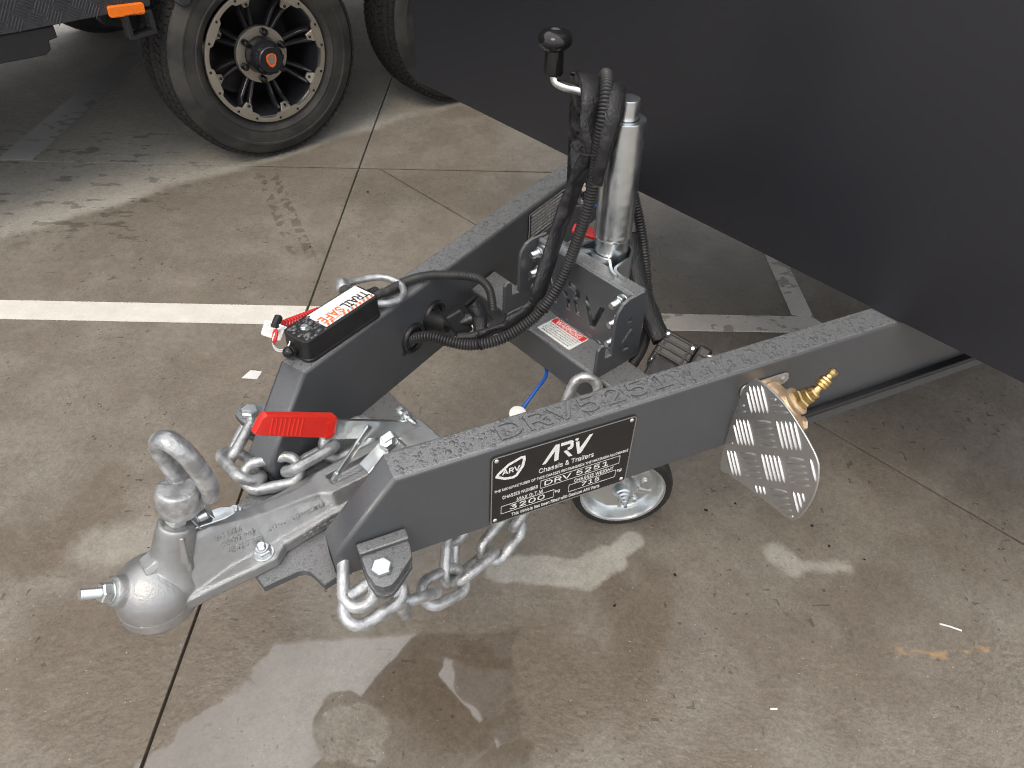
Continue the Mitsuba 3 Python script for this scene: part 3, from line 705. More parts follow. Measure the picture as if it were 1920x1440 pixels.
for s_, a, a2, z_, z2, h, w in (('50 MM', 0.3080, 0.341, 0.4670, 0.4610, 0.0072, 0.034), ('3500 KG', 0.3110, 0.356, 0.4565, 0.4490, 0.0072, 0.044), ('AS4177.3', 0.3130, 0.360, 0.4455, 0.4370, 0.0072, 0.046), ('alko.com.au', 0.3690, 0.450, 0.4420, 0.4370, 0.0060, 0.078)):
    p0, p1 = wall(a, z_), wall(a2, z2); upv = wall(a, z_ + .005) - wall(a, z_)
    F_ = frame(p0, p1 - p0, upv); F_[:3, 3] -= F_[:3, 2] * 0.0004
    put(tc + '__raised_lettering', tr(text(s_, h, 0.0034, False, w, False), F_), 'm_letter', smooth=30)
put(tc + '__side_lettering', tr(text('DO NOT', 0.0085, 0.0016, False, 0.045, False), frame((0.405, -0.0418, 0.4150), (1, -0.01, 0), (0, 0, 1))), 'm_cast', smooth=30)
# locking handle: eye on a turned block
HC, HU = np.array([0.3080, -0.004, 0.5880]), np.array([-0.16, 0.03, 0.985])
HS = np.array([0.47, -0.88, 0.0]); HS = HS - HU * (HS @ HU); HS /= np.linalg.norm(HS)
q = np.linspace(0, 2 * math.pi, 80, endpoint=False)
ey_ = HC + np.outer(np.cos(q) * 0.0228 * (1 + 0.05 * np.sin(q)), HS) + np.outer(np.sign(np.sin(q)) * np.abs(np.sin(q)) ** 0.75 * 0.0520, HU)
Nn = np.cross(HU, HS)
eye = sweep(ey_, 0.0092, 14, closed=True, ry=0.0120, up=Nn)
HB = T1 + TD * 0.0065
blk = tr(lathe([(0, 0), (0.0200, 0), (0.0240, 0.004), (0.0250, 0.016), (0.0245, 0.030), (0.0225, 0.038), (0, 0.038)], 36), zframe(HB + np.array([0.006, 0, 0.007]), (0.16, 0.0, 0.97)))
hd = taubin(mf.Manifold.batch_boolean([man(eye), man(blk)], mf.OpType.Add).refine_to_length(0.004), 6)
put(tc + '__locking_handle', hd, 'm_galv', smooth=60)
put(tc + '__handle_stem', tr(join(cyl(0.0105, 0.020, 24), mv(hexa(.013, .008), 0, 0, .002)), zframe(T1 - TD * 0.002, TD)), 'm_zinc')
put(tc + '__latch_clip', join(tr(bevex([(-.013, -.010), (.022, -.010), (.034, -.006), (.036, .004), (.022, .010), (-.013, .010)], 0.0022, .0005, seg=1), frame((0.307, -0.006, 0.4995), (1, -0.15, -0.10), (0, 1, 0))),
                              tr(rbox(0.0022, 0.020, 0.020, .0008), frame((0.2965, -0.006, 0.509), (1, -0.15, 0.25), (0, 1, 0))), tr(rbox(0.002, 0.018, 0.018, .0008), frame((0.315, -0.003, 0.508), (1, -0.15, 0.35), (0, 1, 0))),
                              tr(cyl(.0062, .012, 16, .001), zframe((0.300, -0.008, 0.5105), (1, -0.1, .1)))), 'm_zinc', smooth=30)
put(tc + '__operating_strut', join(tr(rbox(0.090, 0.0045, 0.009, .001), frame((0.508, -0.0060, 0.481), (0.056, 0, 0.053), (0, 1, 0))), tr(rbox(0.060, 0.024, 0.003, .001), frame((0.545, -0.014, 0.4640), (1, 0, 0.55), (0, 1, 0))),
                                 rod((0.482, -0.004, 0.457), (0.482, -0.010, 0.457), .005, 16), rod((0.520, -0.004, 0.493), (0.520, -0.0095, 0.493), .0022, 10)), 'm_zinc', smooth=30)
put(tc + '__pivot_bolt', tr(join(bolt(0.0105, 0.8, False), mv(hexa(.0125, .007), 0, 0, -.007), mv(rbox(.018, .012, .006, .0025), .004, .003, .009)), zframe((0.556, -0.020, 0.482), (-0.35, -0.35, 0.85))), 'm_zinc')
put(tc + '__adjuster_screw', tr(join(mv(hexa(.0085, .007), 0, 0, .0), mv(threaded(.0045, .03), 0, 0, .007), mv(hexa(.0085, .006), 0, 0, .014), mv(cyl(.007, .004, 16), 0, 0, .026), mv(cyl(.0042, .012, 14, .001), 0, 0, .03)), zframe((0.610, 0.036, 0.468), (0.06, -1.0, 0.05))), 'm_zinc', smooth=30)

# ------------------------------------------------------------------ handbrake lever
hb = thing('handbrake_lever', 'zinc handbrake lever with a red plastic grip above the coupling', 'handbrake lever')
HL = 0.012
lv = [(0.492, 0.5425), (0.508, 0.5320), (0.556, 0.5010), (0.606, 0.4690), (0.620, 0.4570), (0.630, 0.4420), (0.6365, 0.4250), (0.6365, 0.4060), (0.622, 0.4000), (0.611, 0.4090), (0.605, 0.4290), (0.594, 0.4430), (0.578, 0.4550), (0.536, 0.4790), (0.480, 0.5120)]
put(hb + '__lever_arm', tr(bevex(lv, 0.005, 0.001, seg=1), frame((0, HL + .0025, 0), (1, 0, 0), (0, 0, 1))), 'm_zinc', smooth=30)
gp = [(0.395, 0.5790), (0.4030, 0.5710), (0.4880, 0.5130), (0.4945, 0.5130), (0.5035, 0.5400), (0.5005, 0.5455), (0.4160, 0.5985), (0.4085, 0.5965)]
GF = frame((0, HL + 0.0055, 0), (1, 0, 0), (0, 0, 1))
gk = put(hb + '__grip', tr(bevex(gp, 0.0115, 0.0022, seg=2), GF), 'm_red', smooth=35)
gd = np.array([0.0865, 0, -0.0575]); gd /= np.linalg.norm(gd)
for k in range(8):
    b0 = np.array([0.4170, 0, 0.5800]) + gd * (0.0062 * k); upv = np.array([0.0070, 0, 0.0165])
    put(gk + '__rib', sweep(np.array([b0 + [0, HL - 0.0061, 0] - upv * 0.72, b0 + [0, HL - 0.0061, 0] + upv * 0.72]), 0.0013, 6), 'm_red', smooth=True)
put(gk + '__lettering', tr(text('AL-KO', 0.0085, 0.0014, True, 0.027), frame((0.4920, HL - 0.0058, 0.5270), (0.0105, 0, 0.0300), (-0.89, 0, 0.44))), 'm_red', smooth=30)

# ------------------------------------------------------------------ safety chains
LR, LL, LW = 0.0080, 0.092, 0.0545


def link_mesh(seed):
    R_ = LW / 2 - LR; h = (LL - LW) / 2; pts = []
    for k in range(13): a = -math.pi / 2 + math.pi * k / 12; pts.append((h + R_ * math.cos(a), R_ * math.sin(a), 0))
    for k in range(13): a = math.pi / 2 + math.pi * k / 12; pts.append((-h + R_ * math.cos(a), R_ * math.sin(a), 0))
    c = spline(pts, 0.004, True)
    r = LR * (1 + 0.10 * np.exp(-((c[:, 0]) / 0.004) ** 2) * (c[:, 1] > 0))
    return sweep(c, r, 14, closed=True)


LINK = link_mesh(0)


def chain(key, pts, roll0, label, pitch=0.0605, ref=(0, 0, 1)):
    t = thing(key, label, 'safety chain', 'galvanised safety chains of the drawbar')
    c, s = resample(spline(pts, 0.002), 0.001)
    n = int(s[-1] / pitch); J = np.stack([np.interp(np.arange(n + 1) * pitch, s, c[:, k]) for k in range(3)], 1)
    for i in range(n):
        u = J[i + 1] - J[i]; u /= np.linalg.norm(u); ref_ = np.array(ref, float)
        if abs(u @ ref_) > 0.9: ref_ = np.array([1.0, 0.2, 0])
        v = np.cross(u, ref_); v /= np.linalg.norm(v); w = np.cross(u, v)
        a = math.radians(roll0 + 90 * (i % 2) + 9 * math.sin(i * 2.1)); d = math.cos(a) * v + math.sin(a) * w
        put(t + '__link', tr(LINK, frame((J[i] + J[i + 1]) / 2, u, d)), 'm_galv', smooth=True)
    return t


near_chain = chain('safety_chain', [(0.4620, -0.172, 0.404), (0.468, -0.166, 0.362), (0.485, -0.160, 0.330), (0.515, -0.152, 0.308), (0.550, -0.150, 0.293), (0.600, -0.147, 0.287), (0.642, -0.142, 0.291), (0.689, -0.137, 0.313),
                        (0.731, -0.130, 0.345), (0.790, -0.121, 0.400), (0.832, -0.113, 0.455), (0.872, -0.1065, 0.520)], 40, 'galvanised chain hanging below the near rail up to the bracket hook')
for c0_, u_, v_ in (((0.4270, -0.1720, 0.4080), (1, -0.05, 0.10), (0, -0.80, -0.45)), ((0.4270, -0.1440, 0.4280), (-0.030, -0.045, -0.022), (0.8, -0.5, 0.1))):
    put(near_chain + '__link', tr(LINK, frame(np.array(c0_), u_, v_)), 'm_galv', smooth=True)
chain('safety_chain', [(0.566, -0.135, 0.283), (0.593, -0.106, 0.312), (0.612, -0.080, 0.352), (0.628, -0.062, 0.398)], 75, 'short dark tail of chain hanging behind the near rail')
chain('safety_chain', [(0.436, 0.174, 0.442), (0.403, 0.170, 0.431), (0.393, 0.124, 0.428), (0.407, 0.070, 0.432), (0.456, 0.060, 0.438), (0.503, 0.060, 0.440), (0.555, 0.056, 0.440), (0.604, 0.056, 0.438)], 50, 'galvanised chain slung from the far rail nose beside the coupling')

# ------------------------------------------------------------------ jockey wheel
jw = thing('jockey_wheel', 'zinc plated jockey wheel post with crank handle, clamped to the drawbar', 'jockey wheel')
JA = 0.9960
put(jw + '__outer_tube', mv(lathe([(0.0250, 0.25), (0.0262, 0.25), (0.0262, 0.634), (0.0282, 0.636), (0.0292, 0.640), (0.0282, 0.644), (0.0284, 0.648), (0.0284, 0.8165), (0.0276, 0.8185), (0.0185, 0.8185), (0.0185, 0.80), (0.0, 0.80)], 56), JA, 0, 0), 'm_zinc')
hd_ = put(jw + '__crank_head', mv(lathe([(0.0155, 0.812), (0.0168, 0.8195), (0.0168, 0.8445), (0.0158, 0.8465), (0.0, 0.8468)], 40), JA, 0, 0), 'm_zinc')
put(hd_ + '__pin', rod((JA - 0.0165 * .87, 0.0165 * .45, 0.832), (JA - 0.0178 * .87, 0.0178 * .45, 0.832), .0022, 10), 'm_gloss_black')
put(jw + '__crank_arm', sweep(spline([(0.9960, 0.000, 0.8400), (0.982, 0.030, 0.8420), (0.964, 0.072, 0.8440), (0.9575, 0.094, 0.8450), (0.9550, 0.1035, 0.8500), (0.9545, 0.1065, 0.862)], .003), 0.0062, 14), 'm_bright')
kb = mv(lathe([(r_ * 1.17, z_ * 1.05) for r_, z_ in [(0.0108, 0), (0.0118, 0.004), (0.0112, 0.020), (0.0110, 0.031), (0.0150, 0.0335), (0.0195, 0.0385), (0.0203, 0.043), (0.0198, 0.0475), (0.0165, 0.053), (0.0090, 0.0565), (0, 0.0572)]], 40), 0.9545, 0.1066, 0.8575)
put(jw + '__knob', kb, 'm_gloss_black')
rk = np.random.default_rng(9); ico = trimesh.creation.icosphere(subdivisions=1, radius=1.0); dd = []
for k in range(240):
    a_, e_ = rk.random() * 2 * math.pi, math.radians(20 + 70 * rk.random() ** .7); n_ = np.array([math.cos(a_) * math.cos(e_), math.sin(a_) * math.cos(e_), math.sin(e_)])
    p_ = np.array([0.9545, 0.1066, 0.8575 + .0455]) + n_ * [0.0222, 0.0222, 0.0142]; q_ = .0007 + .0008 * rk.random()
    dd.append(tr(trimesh.Trimesh(np.array(ico.vertices) * [q_, q_, q_ * .55], ico.faces, process=False), zframe(p_, n_)))
put(jw + '__knob_drops', join(*dd), 'm_bead', smooth=True, kind='stuff')
cl_ = []
for sx in (1,):
    q = np.radians(np.linspace(-150, 150, 34)); arc = [(JA + 0.0335 * math.cos(a), 0.0335 * math.sin(a)) for a in q]
    path = [(0.9590, -0.058)] + [(0.9570, -0.046), (0.9600, -0.034), (0.9665, -0.0225)] + arc[0:1] + arc[1:-1] + [arc[-1], (0.9665, 0.0225), (0.9600, 0.034), (0.9570, 0.046), (0.9575, 0.060)]
    path = [(0.9520, -0.070), (0.9560, -0.052)] + [(0.964, -0.041), (0.985, -0.037), (1.004, -0.0345)] + [(JA + 0.0330 * math.cos(a), 0.0330 * math.sin(a)) for a in np.radians(np.linspace(-70, 70, 16))] + [(1.004, 0.0345), (0.985, 0.037), (0.964, 0.041), (0.956, 0.052), (0.952, 0.070)]
    back = [(0.9500, -0.055), (0.9560, -0.040)] + [(JA + 0.0300 * math.cos(a), 0.0300 * math.sin(a)) for a in np.radians(np.linspace(-140, -220, 18))] + [(0.9560, 0.040), (0.9500, 0.055)]
    for pth in (path, back):
        c = spline([(x, y, 0) for x, y in pth], .002)[:, :2]; t_ = np.gradient(c, axis=0); t_ /= np.linalg.norm(t_, axis=1, keepdims=True); n_ = np.stack([-t_[:, 1], t_[:, 0]], 1) * 0.0021
        cl_.append(mv(bevex(np.vstack([c + n_, (c - n_)[::-1]]), 0.105, 0.0), 0, 0, 0.505))
put(jw + '__clamp', join(*cl_), 'm_zinc', smooth=40)
for l, z in ((-0.088, 0.589), (-0.088, 0.554), (-0.088, 0.5185), (0.088, 0.589), (0.088, 0.554)):
    put(jw + '__clamp_bolt', tr(join(mv(cyl(.0105, .002, 24, .0004), 0, 0, 0), mv(hexa(.0100, .008), 0, 0, .002), mv(cyl(.0078, .004, 20, .001), 0, 0, .0095), mv(threaded(.0062, .0125, .0016), 0, 0, .0135)), zframe((0.9345, l, z), (-1, 0, 0.02))), 'm_zinc', smooth=30)
put(jw + '__inner_tube', mv(cyl(0.0215, 0.15, 32, .002), JA, 0, 0.165), 'm_zinc')
# wheel, its face turned towards the coupling side
WN = np.array([-0.605, -0.796, 0.0]); WN /= np.linalg.norm(WN); WS = np.array([WN[1], -WN[0], 0]) * -1
WC = np.array([1.012, -0.088, 0.1005])
WF = frame(WC, WS, np.array([0, 0, 1.0]))
if WF[:3, 2] @ WN < 0: WF = frame(WC, -WS, np.array([0, 0, 1.0]))
wh = jw + '__wheel'
put(wh, tr(lathe([(0.0800, -0.050), (0.0870, -0.0535), (0.0955, -0.050), (0.0998, -0.041), (0.1005, -0.025), (0.0998, -0.009), (0.0955, 0.0005), (0.0880, 0.0030), (0.0815, 0.0010), (0.0800, -0.004)], 72), WF), 'm_black')
put(wh + '__rim', tr(lathe([(0, -0.030), (0.020, -0.030), (0.028, -0.026), (0.036, -0.016), (0.055, -0.014), (0.064, -0.018), (0.0690, -0.022), (0.0720, -0.018), (0.0760, -0.004), (0.0795, 0.0010), (0.0835, 0.0020), (0.0840, -0.002), (0.0800, -0.006)][::1], 72), WF), 'm_zinc', smooth=30)
for k in range(5):
    a = 2 * math.pi * k / 5 + .35
    put(wh + '__rim_bolt', tr(mv(bolt(.0062, .7), .047 * math.cos(a), .047 * math.sin(a), -0.0145), WF), 'm_zinc', smooth=30)
    put(wh + '__rim_rib', tr(mv(tr(rbox(0.030, 0.011, 0.006, .0028), frame((0, 0, 0), (math.cos(a + .63), math.sin(a + .63), 0), w=(0, 0, 1))), .048 * math.cos(a + .63), .048 * math.sin(a + .63), -0.0155), WF), 'm_zinc', smooth=40)
put(wh + '__axle', tr(lathe([(0.021, -0.022), (0.020, -0.006), (0.0165, 0.002), (0.0165, 0.006), (0.0135, 0.008), (0.0135, 0.0125), (0.0098, 0.0145), (0.0098, 0.019), (0.0066, 0.0205), (0.0066, 0.026), (0.0038, 0.0275), (0.0036, 0.036), (0, 0.036)], 32), WF), 'm_zinc', smooth=30)
fk = [(-0.030, 0.105), (-0.032, 0.060), (-0.026, 0.010), (-0.016, -0.012), (0.0, -0.018), (0.016, -0.010), (0.024, 0.010), (0.030, 0.060), (0.030, 0.105)]
fk = [(-0.075, 0.055), (-0.070, 0.020), (-0.052, -0.010), (-0.030, -0.026), (-0.004, -0.026), (-0.006, -0.010), (-0.018, 0.004), (-0.024, 0.022), (-0.012, 0.055), (-0.02, 0.125), (-0.06, 0.125)]
put(jw + '__fork', join(tr(mv(bevex(fk, 0.0045, .001, seg=1), 0, 0, 0.0050), WF), tr(mv(bevex(fk, 0.0045, .001, seg=1), 0, 0, -0.062), WF), tr(mv(rbox(.045, .006, .07, .002), -.038, .122, -.027), WF)), 'm_zinc', smooth=30)

# ------------------------------------------------------------------ wiring
CON = [(1.000, 0.068, 0.80), (1.006, 0.063, 0.845), (0.989, 0.038, 0.868), (0.965, 0.013, 0.861), (0.95, 0.0, 0.835), (0.945, -0.002, 0.811), (0.945, 0.0, 0.783), (0.945, 0.002, 0.747), (0.942, 0.003, 0.715), (0.935, 0.003, 0.687), (0.926, 0.005, 0.655), (0.915, 0.007, 0.622),
       (0.899, 0.008, 0.589), (0.879, 0.01, 0.561), (0.856, 0.014, 0.539), (0.832, 0.023, 0.521), (0.805, 0.037, 0.505), (0.782, 0.054, 0.496), (0.763, 0.075, 0.491), (0.747, 0.098, 0.492), (0.736, 0.118, 0.493), (0.724, 0.136, 0.489), (0.712, 0.160, 0.476), (0.712, 0.19, 0.470)]
ck = thing('corrugated_conduit', 'black corrugated conduit looped over the crank arm and into the far rail', 'conduit')
put(ck + '__hose', conduit(CON, 0.0092), 'm_conduit', smooth=60)
sl_ = [(1.007, 0.094, 0.80), (0.994, 0.083, 0.842), (0.973, 0.054, 0.862), (0.955, 0.026, 0.850), (0.945, 0.017, 0.82), (0.944, 0.011, 0.789), (0.944, 0.022, 0.761), (0.939, 0.033, 0.722), (0.927, 0.039, 0.68), (0.911, 0.038, 0.641), (0.89, 0.034, 0.599), (0.869, 0.027, 0.563), (0.851, 0.034, 0.537), (0.824, 0.046, 0.519), (0.793, 0.068, 0.5), (0.766, 0.095, 0.488)]
c = spline(sl_, .004); tt = np.linspace(0, 1, len(c))
wv = 0.0152 + 0.0055 * np.exp(-((tt - .20) / .10) ** 2) - 0.0050 * np.exp(-((tt - .335) / .025) ** 2) - 0.004 * np.exp(-((tt - .76) / .02) ** 2) - 0.005 * (tt > .85)
cm = sweep(c, wv, 18, ry=0.0075 + 0.002 * np.sin(tt * 40), up=(-1, -0.6, 0.2))
sk = thing('cable_sleeve', 'wet black cloth cable sleeve tied along the conduit', 'cable sleeve')
put(sk + '__sleeve', trimesh.Trimesh(cm.vertices + (meshkit.fbm(cm.vertices * 55, 3, 2)[:, None] - .5) * 0.0055, cm.faces, process=False), 'm_sleeve', smooth=True)
c2 = spline([(1.010, 0.040, 0.79), (1.008, 0.037, 0.830), (0.999, 0.029, 0.852), (0.977, 0.007, 0.859), (0.960, -0.008, 0.843), (0.951, -0.012, 0.821), (0.946, -0.011, 0.795), (0.944, -0.008, 0.767), (0.946, -0.003, 0.736)], .004); t2 = np.linspace(0, 1, len(c2))
cm = sweep(c2, 0.0135 - 0.010 * np.clip(t2 - .5, 0, 1), 16, ry=0.0075, up=(-1, -0.6, 0.2))
put(sk + '__second_loop', trimesh.Trimesh(cm.vertices + (meshkit.fbm(cm.vertices * 60, 3, 5)[:, None] - .5) * 0.004, cm.faces, process=False), 'm_sleeve', smooth=True)


def tie(ctr, axis, rx, ry, mat, tilt=(0, 0, 1), tail=None):
    F_ = zframe(ctr, axis); q = np.arange(40) * 2 * math.pi / 40
    m = [tr(sweep(np.stack([rx * np.cos(q), ry * np.sin(q), 0 * q], 1), 0.0007, 8, closed=True, ry=0.0022, up=(1, 0, 0)), F_)]
    return join(*m)


put(sk + '__cable_tie', tie((0.9445, 0.008, 0.785), (0.0, 0.02, 1), 0.0215, 0.0165, 'm_white'), 'm_black')
put(sk + '__cable_tie', tie((0.866, 0.020, 0.550), (0.5, -0.15, 0.6), 0.020, 0.015, 'm_white'), 'm_black')
put(sk + '__cable_tie', tie((0.785, 0.062, 0.497), (0.6, -0.6, 0.25), 0.019, 0.013, 'm_white'), 'm_black')
bg = []
cb = spline([(0.998, 0.094, 0.850), (1.006, 0.098, 0.80), (1.002, 0.092, 0.752), (0.992, 0.080, 0.705), (0.975, 0.06, 0.665)], .004)
cm = sweep(cb, 0.0185, 20, ry=0.006, up=(-1, -0.4, 0))
put(sk + '__plastic_wrap', trimesh.Trimesh(cm.vertices + (meshkit.fbm(cm.vertices * 35, 3, 8)[:, None] - .5) * 0.010, cm.faces, process=False), 'm_film', smooth=True)

CN2 = [(1.084, 0.047, 0.67), (1.08, 0.025, 0.633), (1.074, 0.001, 0.592), (1.055, -0.034, 0.541), (1.032, -0.065, 0.505), (0.999, -0.09, 0.481), (0.956, -0.108, 0.471), (0.917, -0.116, 0.465), (0.883, -0.124, 0.452), (0.861, -0.128, 0.425)]
put('corrugated_conduit', conduit([(1.086, 0.055, 0.70)] + CN2, 0.0088), 'm_conduit', smooth=60, label='black corrugated conduit dropping behind the jockey wheel post to the near rail', category='conduit')
LD = [(0.662, 0.1655, 0.5745), (0.678, 0.172, 0.572), (0.692, 0.177, 0.5665), (0.715, 0.180, 0.567), (0.745, 0.181, 0.5665), (0.772, 0.171, 0.567), (0.795, 0.157, 0.565), (0.820, 0.146, 0.559), (0.845, 0.140, 0.545), (0.856, 0.130, 0.528), (0.853, 0.118, 0.511), (0.850, 0.112, 0.498)]
sw = thing('breakaway_switch', 'black breakaway switch box with orange and white sticker on the far rail', 'breakaway switch')
put(sw + '__cable', conduit(LD, 0.0071, 0.0026, 12, 0.10), 'm_conduit', smooth=60)

pk = thing('brake_plug', 'square black plug and socket block on a fabric cable behind the near rail', 'electrical plug')
c3 = spline([(1.055, 0.016, 0.610), (1.045, -0.010, 0.575), (1.030, -0.045, 0.543), (1.016, -0.080, 0.522), (1.007, -0.104, 0.508), (1.004, -0.120, 0.499)], .004)
cm = sweep(c3, 0.0150 + 0.002 * np.linspace(0, 1, len(c3)), 16, ry=0.010)
put(pk + '__cable', trimesh.Trimesh(cm.vertices + (meshkit.fbm(cm.vertices * 60, 3, 4)[:, None] - .5) * 0.005, cm.faces, process=False), 'm_sleeve', smooth=True)
PA = np.array([0.35, -0.93, -0.25]); PA /= np.linalg.norm(PA)
PKF = frame((1.009, -0.140, 0.478), PA, (0.65, 0.25, 0.55))
put(pk + '__shell', join(tr(rbox(0.058, 0.062, 0.036, .004), PKF), *[tr(mv(rbox(0.056, 0.004, 0.003, .0012), 0, y_, .0185), PKF) for y_ in (-.022, -.010, .002, .014, .026)], *[tr(mv(rbox(0.0035, 0.060, 0.003, .0012), x_, 0, .0185), PKF) for x_ in (-.020, .018)]), 'm_black', smooth=30)
put(pk + '__cover', tr(mv(join(rbox(0.022, 0.070, 0.044, .005), mv(rbox(0.020, 0.034, 0.012, .003), 0.002, 0.0, 0.024)), 0.040, 0, 0), PKF), 'm_black', smooth=30)
put(pk + '__spring_pin', tr(mv(cyl(.0035, .022, 12, .0008), 0, 0, 0), PKF @ zframe((0.046, 0.020, 0.026), (1, .4, 0))), 'm_bright')
for x_, y_ in ((-.022, -.024), (-.022, .024), (.022, .022)):
    put(pk + '__screw', tr(mv(lathe([(.0032, 0), (.0028, .0014), (0, .002)], 12), x_, y_, .0185), PKF), 'm_bright')
put(pk + '__lower_box', tr(rbox(0.050, 0.055, 0.040, .005), frame((0.962, -0.158, 0.470), PA, (0.7, 0.2, 0.5))), 'm_sleeve', smooth=30)
pt_ = thing('taped_connector', 'black taped connector bundle in front of the far rail holes', 'connector')
put(pt_ + '__body', tr(rbox(0.030, 0.044, 0.030, .004), frame((0.782, 0.118, 0.503), (0.8, -0.25, 0.35), (-0.2, 0.4, 1))), 'm_black', smooth=30)
cm = sweep(spline([(0.770, 0.160, 0.492), (0.776, 0.140, 0.497), (0.790, 0.112, 0.506), (0.806, 0.098, 0.510), (0.816, 0.080, 0.500)], .003), 0.0150, 16, ry=0.0115)
put(pt_ + '__tape_wrap', trimesh.Trimesh(cm.vertices + (meshkit.fbm(cm.vertices * 70, 3, 4)[:, None] - .5) * 0.007, cm.faces, process=False), 'm_sleeve', smooth=True)
cm = sweep(spline([(0.800, 0.106, 0.540), (0.806, 0.094, 0.522), (0.800, 0.080, 0.500), (0.790, 0.068, 0.490)], .003), 0.0135, 14, ry=0.012)
put(pt_ + '__boot', trimesh.Trimesh(cm.vertices + (meshkit.fbm(cm.vertices * 70, 3, 9)[:, None] - .5) * 0.006, cm.faces, process=False), 'm_sleeve', smooth=True)
put(pt_ + '__boot', join(tr(cyl(0.0160, 0.05, 24, .002), zframe((0.758, 0.180, 0.4885), (0.35, -1, 0.05)))), 'm_black', smooth=30)

# ------------------------------------------------------------------ breakaway switch: box, sticker, ring, tag
SWD = np.array([0.1370, 0.0340, 0.0]); SWL = np.linalg.norm(SWD); SWD /= SWL
SO = np.array([0.5855, 0.1490, RH])          # middle of the base
SF = frame(SO, SWD, np.cross([0, 0, 1.0], SWD))
bx = put(sw + '__case', join(tr(bevex(rrect(0.144, 0.050, 0.010, 4), 0.0355, 0.0022, seg=2), SF), tr(bevex(rrect(0.147, 0.053, 0.011, 4), 0.006, 0.001, seg=1), SF), tr(mv(rbox(0.0015, 0.0012, 0.02, .0003), 0.035, -0.0253, 0.016), SF)), 'm_black', smooth=30)
st = put(sw + '__sticker', tr(mv(bevex(rrect(0.096, 0.0405, 0.001, 2), 0.0005), 0.0195, 0.001, 0.0355), SF), 'm_white', smooth=False, label='white and orange sticker on top of the switch box')
# the words read from the far side of the rail: x runs towards the coupling
TF = SF @ frame((0.0195, 0.001, 0.0360), (-1, 0, 0), (0, -1, 0))
put(st + '__dark_lettering', tr(mv(text('TRAIL', 0.0150, 0.0003, True, 0.047, False), -0.0455, -0.0020, 0), TF), 'm_ink', smooth=False)
put(st + '__orange_lettering', tr(mv(text('SAFE', 0.0150, 0.0003, True, 0.041, False), 0.0035, -0.0020, 0), TF), 'm_printorange', smooth=False)
for k in range(12):
    x0 = -0.0470 + k * 0.0078
    if k < 8 or k > 9: put(st + '__hazard_stripe', tr(bevex([(x0, 0.0145), (x0 + .0038, 0.0145), (x0 + .0062, 0.0200), (x0 + .0024, 0.0200)], 0.0003), TF), 'm_printorange', smooth=False)
put(st + '__small_lettering', tr(mv(text('BREAKAWAY SWITCH', 0.0022, 0.0003, False, 0.020, False), 0.0145, 0.0150, 0), TF), 'm_printorange', smooth=False)
put(sw + '__screw', tr(mv(bolt(0.0052, 0.6, True), -0.0475, 0.004, 0.0355), SF), 'm_zinc', smooth=30)
dds = []
rk = np.random.default_rng(12)
for k in range(70):
    x_, y_ = -0.066 + 0.040 * rk.random(), -0.021 + .042 * rk.random(); q_ = .0008 + .0026 * rk.random() ** 2
    dds.append(tr(mv(trimesh.Trimesh(np.array(ico.vertices) * [q_ * 1.4, q_, q_ * .45], ico.faces, process=False), x_, y_, .0355), SF))
put(sw + '__water_drops', join(*dds), 'm_bead', smooth=True, kind='stuff')
put(sw + '__cable_gland', tr(join(cyl(.0085, .010, 20, .001), *[mv(cyl(.0088 - .0006 * k, .0022, 20, .0006), 0, 0, .011 + .0036 * k) for k in range(4)], mv(cyl(.0062, .026, 16), 0, 0, 0)), SF @ zframe((0.071, 0.006, 0.018), (1, .05, 0.0))), 'm_black', smooth=30)
put(sw + '__pull_pin', tr(join(cyl(.0085, .010, 20, .002), mv(trimesh.creation.icosphere(subdivisions=2, radius=.0085), 0, 0, .012)), SF @ zframe((-0.070, 0.002, 0.013), (-1, .1, 0.1))), 'm_gloss_black', smooth=40)
lk = thing('breakaway_lanyard', 'red coiled lanyard with split ring and white tag beside the switch box', 'lanyard')
q = np.arange(60) * 2 * math.pi / 60
RC = np.array([0.5065, 0.1520, 0.5800]); RU, RV = np.array([0.55, 0.55, 0.63]), np.array([0.62, -0.75, 0.1])
for k, o in enumerate((0.0, 0.0024)):
    F_ = frame(RC + np.array([o, o, 0]), RU, RV); put(lk + '__split_ring', tr(sweep(np.stack([0.0165 * np.cos(q), 0.0130 * np.sin(q), 0 * q], 1), 0.00115, 8, closed=True), F_), 'm_bright', smooth=True)
tcoil = np.linspace(0, 1, 420); A0, A1 = np.array([0.5230, 0.1840, 0.5780]), np.array([0.590, 0.1960, 0.5660]); ax_ = (A1 - A0) / np.linalg.norm(A1 - A0); F_ = zframe(A0, ax_)
coil = np.stack([0.0058 * np.cos(tcoil * 2 * math.pi * 14), 0.0058 * np.sin(tcoil * 2 * math.pi * 14), tcoil * np.linalg.norm(A1 - A0)], 1)
put(lk + '__coil', tr(sweep(coil, 0.0017, 8), F_), 'm_redcord', smooth=True)
put(lk + '__crimp', rod((0.5075, 0.1710, 0.5900), (0.5215, 0.1830, 0.5950), .0058, 16, .001), 'm_black')
F_ = frame((0.502, 0.1620, 0.5830), (0.5, 0.7, 0.4), (0.3, -0.4, 0.8)); put(lk + '__cord_loop', tr(sweep(np.stack([0.0085 * np.cos(q), 0.0080 * np.sin(q), 0 * q], 1), 0.0022, 8, closed=True), F_), 'm_redcord', smooth=True)
TGF = frame((0.5050, 0.1720, 0.5855), (0.66, -0.60, -0.35), w=(-0.55, -0.62, 0.62))
tg = put(lk + '__tag', tr(bevex(rrect(0.029, 0.022, 0.003, 3), 0.0008), TGF), 'm_white', smooth=False)
